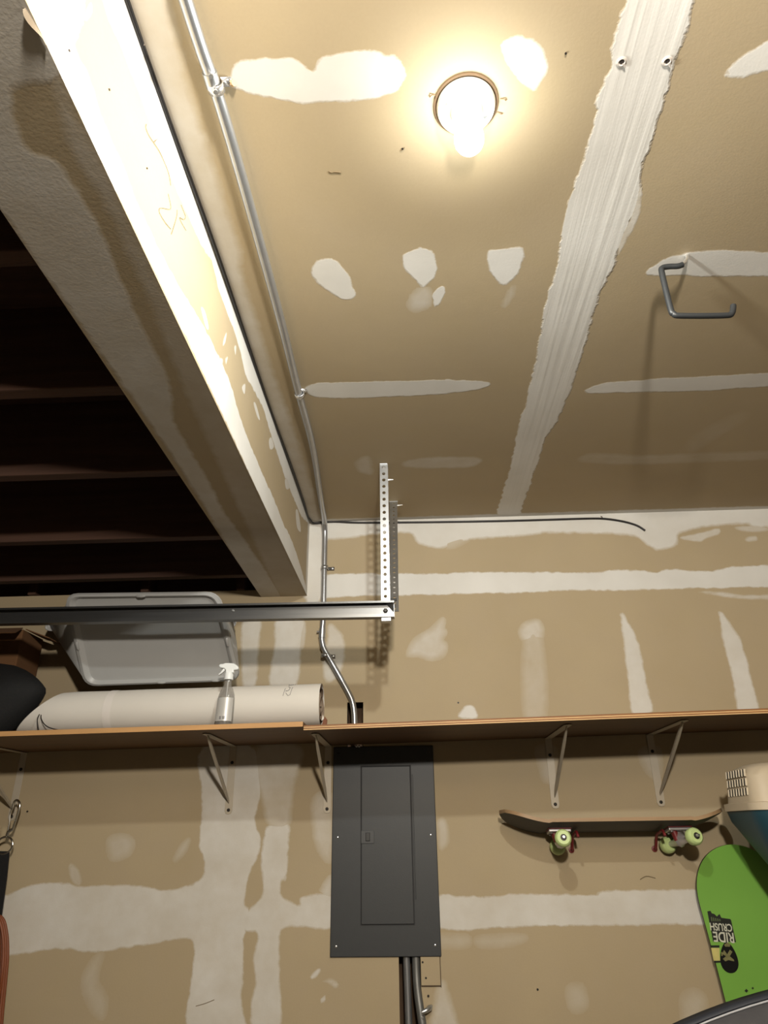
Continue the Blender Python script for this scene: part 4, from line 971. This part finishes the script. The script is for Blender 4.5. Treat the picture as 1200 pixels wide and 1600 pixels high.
# ------------------------------------------------------------------ snowboard leaning on the wall
sb = root('snowboard', (1.09, -0.05, 0.9), 'bright green snowboard standing upright against the wall below the pet carrier', 'snowboard')
GREEN = mat('snowboard_green', (114, 164, 68), 0.42, 0, 0.05, 5)
SBC = Vector((1.083, 0, 0)); tilt = math.radians(2.2)
ztop = 1.560; zbot = 0.12; hw0 = 0.147
def sb_half(s):          # half width at distance s below the tip
    if s < 0.17: return hw0*math.sqrt(max(0, 1-((0.17-s)/0.17)**2.3))
    Lb = ztop-zbot
    t = (s-0.17)/(Lb-0.34); t = max(0, min(1, t)); w_ = hw0-0.022*4*t*(1-t)
    if s > Lb-0.17: w_ = hw0*math.sqrt(max(0, 1-((s-(Lb-0.17))/0.17)**2.3))
    return w_
def sb_y(s): return -0.052+0.0*s - 0.018*max(0, (0.2-s)/0.2)**2 - 0.02*math.sin(math.pi*min(1, s/1.44))*0
n_ = 70; front = []; L_ = ztop-zbot
sps = [L_*(0.5-0.5*math.cos(math.pi*k/n_)) for k in range(n_+1)]
m = MB(); vs = []; fs = []; mi = []
for s in sps:
    hw = max(0.002, sb_half(s))
    cx = SBC.x + s*math.tan(tilt)
    for sx_ in (-1, -0.5, 0, 0.5, 1):
        vs.append((cx+hw*sx_, sb_y(s), ztop-s))
    for sx_ in (-1, -0.5, 0, 0.5, 1):
        vs.append((cx+hw*sx_, sb_y(s)+0.010, ztop-s))
for k in range(n_):
    for j in range(4):
        a = k*10+j; fs.append((a, a+1, a+11, a+10)); mi.append(0); fs.append((a+5, a+15, a+16, a+6)); mi.append(1)
    for j in (0, 4):
        a = k*10+j; fs.append((a, a+10, a+15, a+5)); mi.append(1)
m.v = [Vector(v) for v in vs]; m.f = fs; m.m = mi
m.build('board', [GREEN, mat('snowboard_sidewall', (60, 54, 36), 0.5)], sb, True, angle=40)
# printed graphic block, lettering upside down as the board stands
BLKINK = mat('print_black', (26, 28, 22), 0.5, 0, 0.2, 60)
WHTINK = mat('print_white', (196, 196, 180), 0.5, 0, 0.06, 40)
def spx(px, py, d=0.0008): p = onY(px, py, -0.052); return Vector((p.x, -0.052-d, p.z))
def flat_poly(name, pxs, material, d=0.0006): return MB().prism([spx(x, y, d) for x, y in pxs], (0, -0.0004, 0)).build(name, material, sb)
flat_poly('print_block', [(1109,1444),(1142,1437),(1150,1472),(1114,1471)], BLKINK)
flat_poly('print_torn_edge', [(1105,1424),(1110,1423),(1112,1427),(1116,1428),(1120,1432),(1124,1428),(1127,1434),(1141,1436),(1142,1438),(1109,1445)], BLKINK, 0.0005)
def text_mesh(s, size):
    cu = bpy.data.curves.new('t', 'FONT'); cu.body = s; cu.size = size; cu.align_x = 'CENTER'; cu.align_y = 'CENTER'; cu.extrude = 0.0002; cu.offset = 0.0006
    to = bpy.data.objects.new('t', cu); col.objects.link(to)
    me = bpy.data.meshes.new_from_object(to.evaluated_get(bpy.context.evaluated_depsgraph_get()))
    bpy.data.objects.remove(to); return me
def put_text(s, cpx, cpy, size, wscale, ang, material, parent, plane_pt):
    me = text_mesh(s, size); c = plane_pt(cpx, cpy, 0.0016)
    M_ = Matrix.Translation(c-ORG[parent]) @ Matrix.Rotation(math.radians(90), 4, 'X') @ Matrix.Rotation(math.radians(ang), 4, 'Z') @ Matrix.Diagonal((wscale, 1, 1, 1))
    me.transform(M_); me.materials.clear(); me.materials.append(material)
    o = bpy.data.objects.new('lettering', me); col.objects.link(o); o.parent = parent; ORG[o] = ORG[parent]
put_text('RIDE', 1130.5, 1463.5, 0.041, 0.80, 180-4, WHTINK, sb, spx)
put_text('CRUSH', 1126, 1448, 0.030, 0.76, 180-4, WHTINK, sb, spx)
GREYINK = mat('print_grey', (88, 100, 66), 0.6)
for k in range(5): flat_poly('print_sliver', [(1110.5+k*3.2, 1433+k*0.8), (1112+k*3.2, 1432.6+k*0.8), (1113+k*3.2, 1439), (1111.4+k*3.2, 1439.6)], GREYINK, 0.0011)
flat_poly('print_bar', [(1109.5,1477),(1124,1477),(1124,1480.5),(1110.3,1480.5)], BLKINK)
flat_poly('print_bar', [(1115.3,1501.5),(1126,1501),(1126,1504),(1116,1504.5)], BLKINK)
flat_poly('print_tab', [(1111,1481),(1124,1481),(1125,1501),(1115,1501)], mat('print_tan', (190, 180, 110), 0.5, 0, 0.15, 30), 0.0004)
oc = (1138.5, 1496)
oval = []
for k in range(26):
    a = 2*math.pi*k/26; yy = math.sin(a); x_ = math.cos(a)*(13.5+4.0*yy) ; oval.append((oc[0]+x_+3.6*yy, oc[1]+24.5*yy))
flat_poly('print_oval', oval, mat('print_oval_black', (10, 10, 9), 0.4, 0, 0.1), 0.0010)
OLV = mat('print_olive', (112, 110, 70), 0.6, 0, 0.25, 120)
for q in ([(1128,1490),(1131,1484),(1136,1491),(1140,1484),(1144,1487),(1140,1494),(1146,1499),(1147,1502),(1138,1500),(1133,1502),(1129,1498),(1134,1494)],
          [(1126,1488),(1128,1487),(1129,1493),(1127,1494)], [(1131,1476),(1137,1472),(1141,1475),(1140,1479),(1133,1479)]):
    flat_poly('print_emblem', q, OLV, 0.0016)
for px, py, s in ((1166, 1548, 3), (1176, 1544, 2)): flat_poly('print_speck', [(px-s, py), (px, py-s), (px+s, py), (px, py+s)], BLKINK)

# ------------------------------------------------------------------ dark padded bag in the lower right corner
db = root('padded_bag', (1.05, -0.72, 0.75), 'dark grey padded bag with pale piping at the lower right corner', 'bag')
GREYF = mat('grey_fabric', (62, 61, 64), 0.8, 0, 0.15, 30, 0.2, 200)
NAVY = mat('navy_trim', (40, 43, 52), 0.6, 0, 0.1)
def top_z(x): return 1.288-0.305*(x-1.16)**2*1.02
ringsb = []
xs_ = [0.42+k*(1.90-0.42)/30 for k in range(31)]
YC = -0.74
for x in xs_:
    zt = top_z(x); 
    pr = [(-0.07, -0.40), (-0.07, -0.08), (-0.062, -0.040), (-0.045, -0.014), (-0.02, 0.0), (0.02, 0.0), (0.045, -0.014), (0.062, -0.04), (0.07, -0.08), (0.07, -0.40)]
    ringsb.append([Vector((x, YC+a, zt+b)) for a, b in pr])
MB().loft(ringsb).build('body', GREYF, db, True, angle=60)
MB().tube([Vector((x, YC-0.033, top_z(x)-0.004)) for x in xs_], 0.0020, 8).build('piping', mat('pale_piping', (170, 172, 178), 0.4), db, True)
m = MB(); vs = []; fs = []
for x in xs_: vs += [Vector((x, YC-0.028, top_z(x)-0.001)), Vector((x, YC+0.010, top_z(x)+0.004))]
for k in range(len(xs_)-1): fs.append((2*k, 2*k+1, 2*k+3, 2*k+2))
m.add(vs, fs).build('top_trim', NAVY, db, True, solid=0.004)
MB().tube([Vector((x, YC-0.072, top_z(x)-0.060)) for x in xs_], 0.004, 8).build('seam', NAVY, db, True)
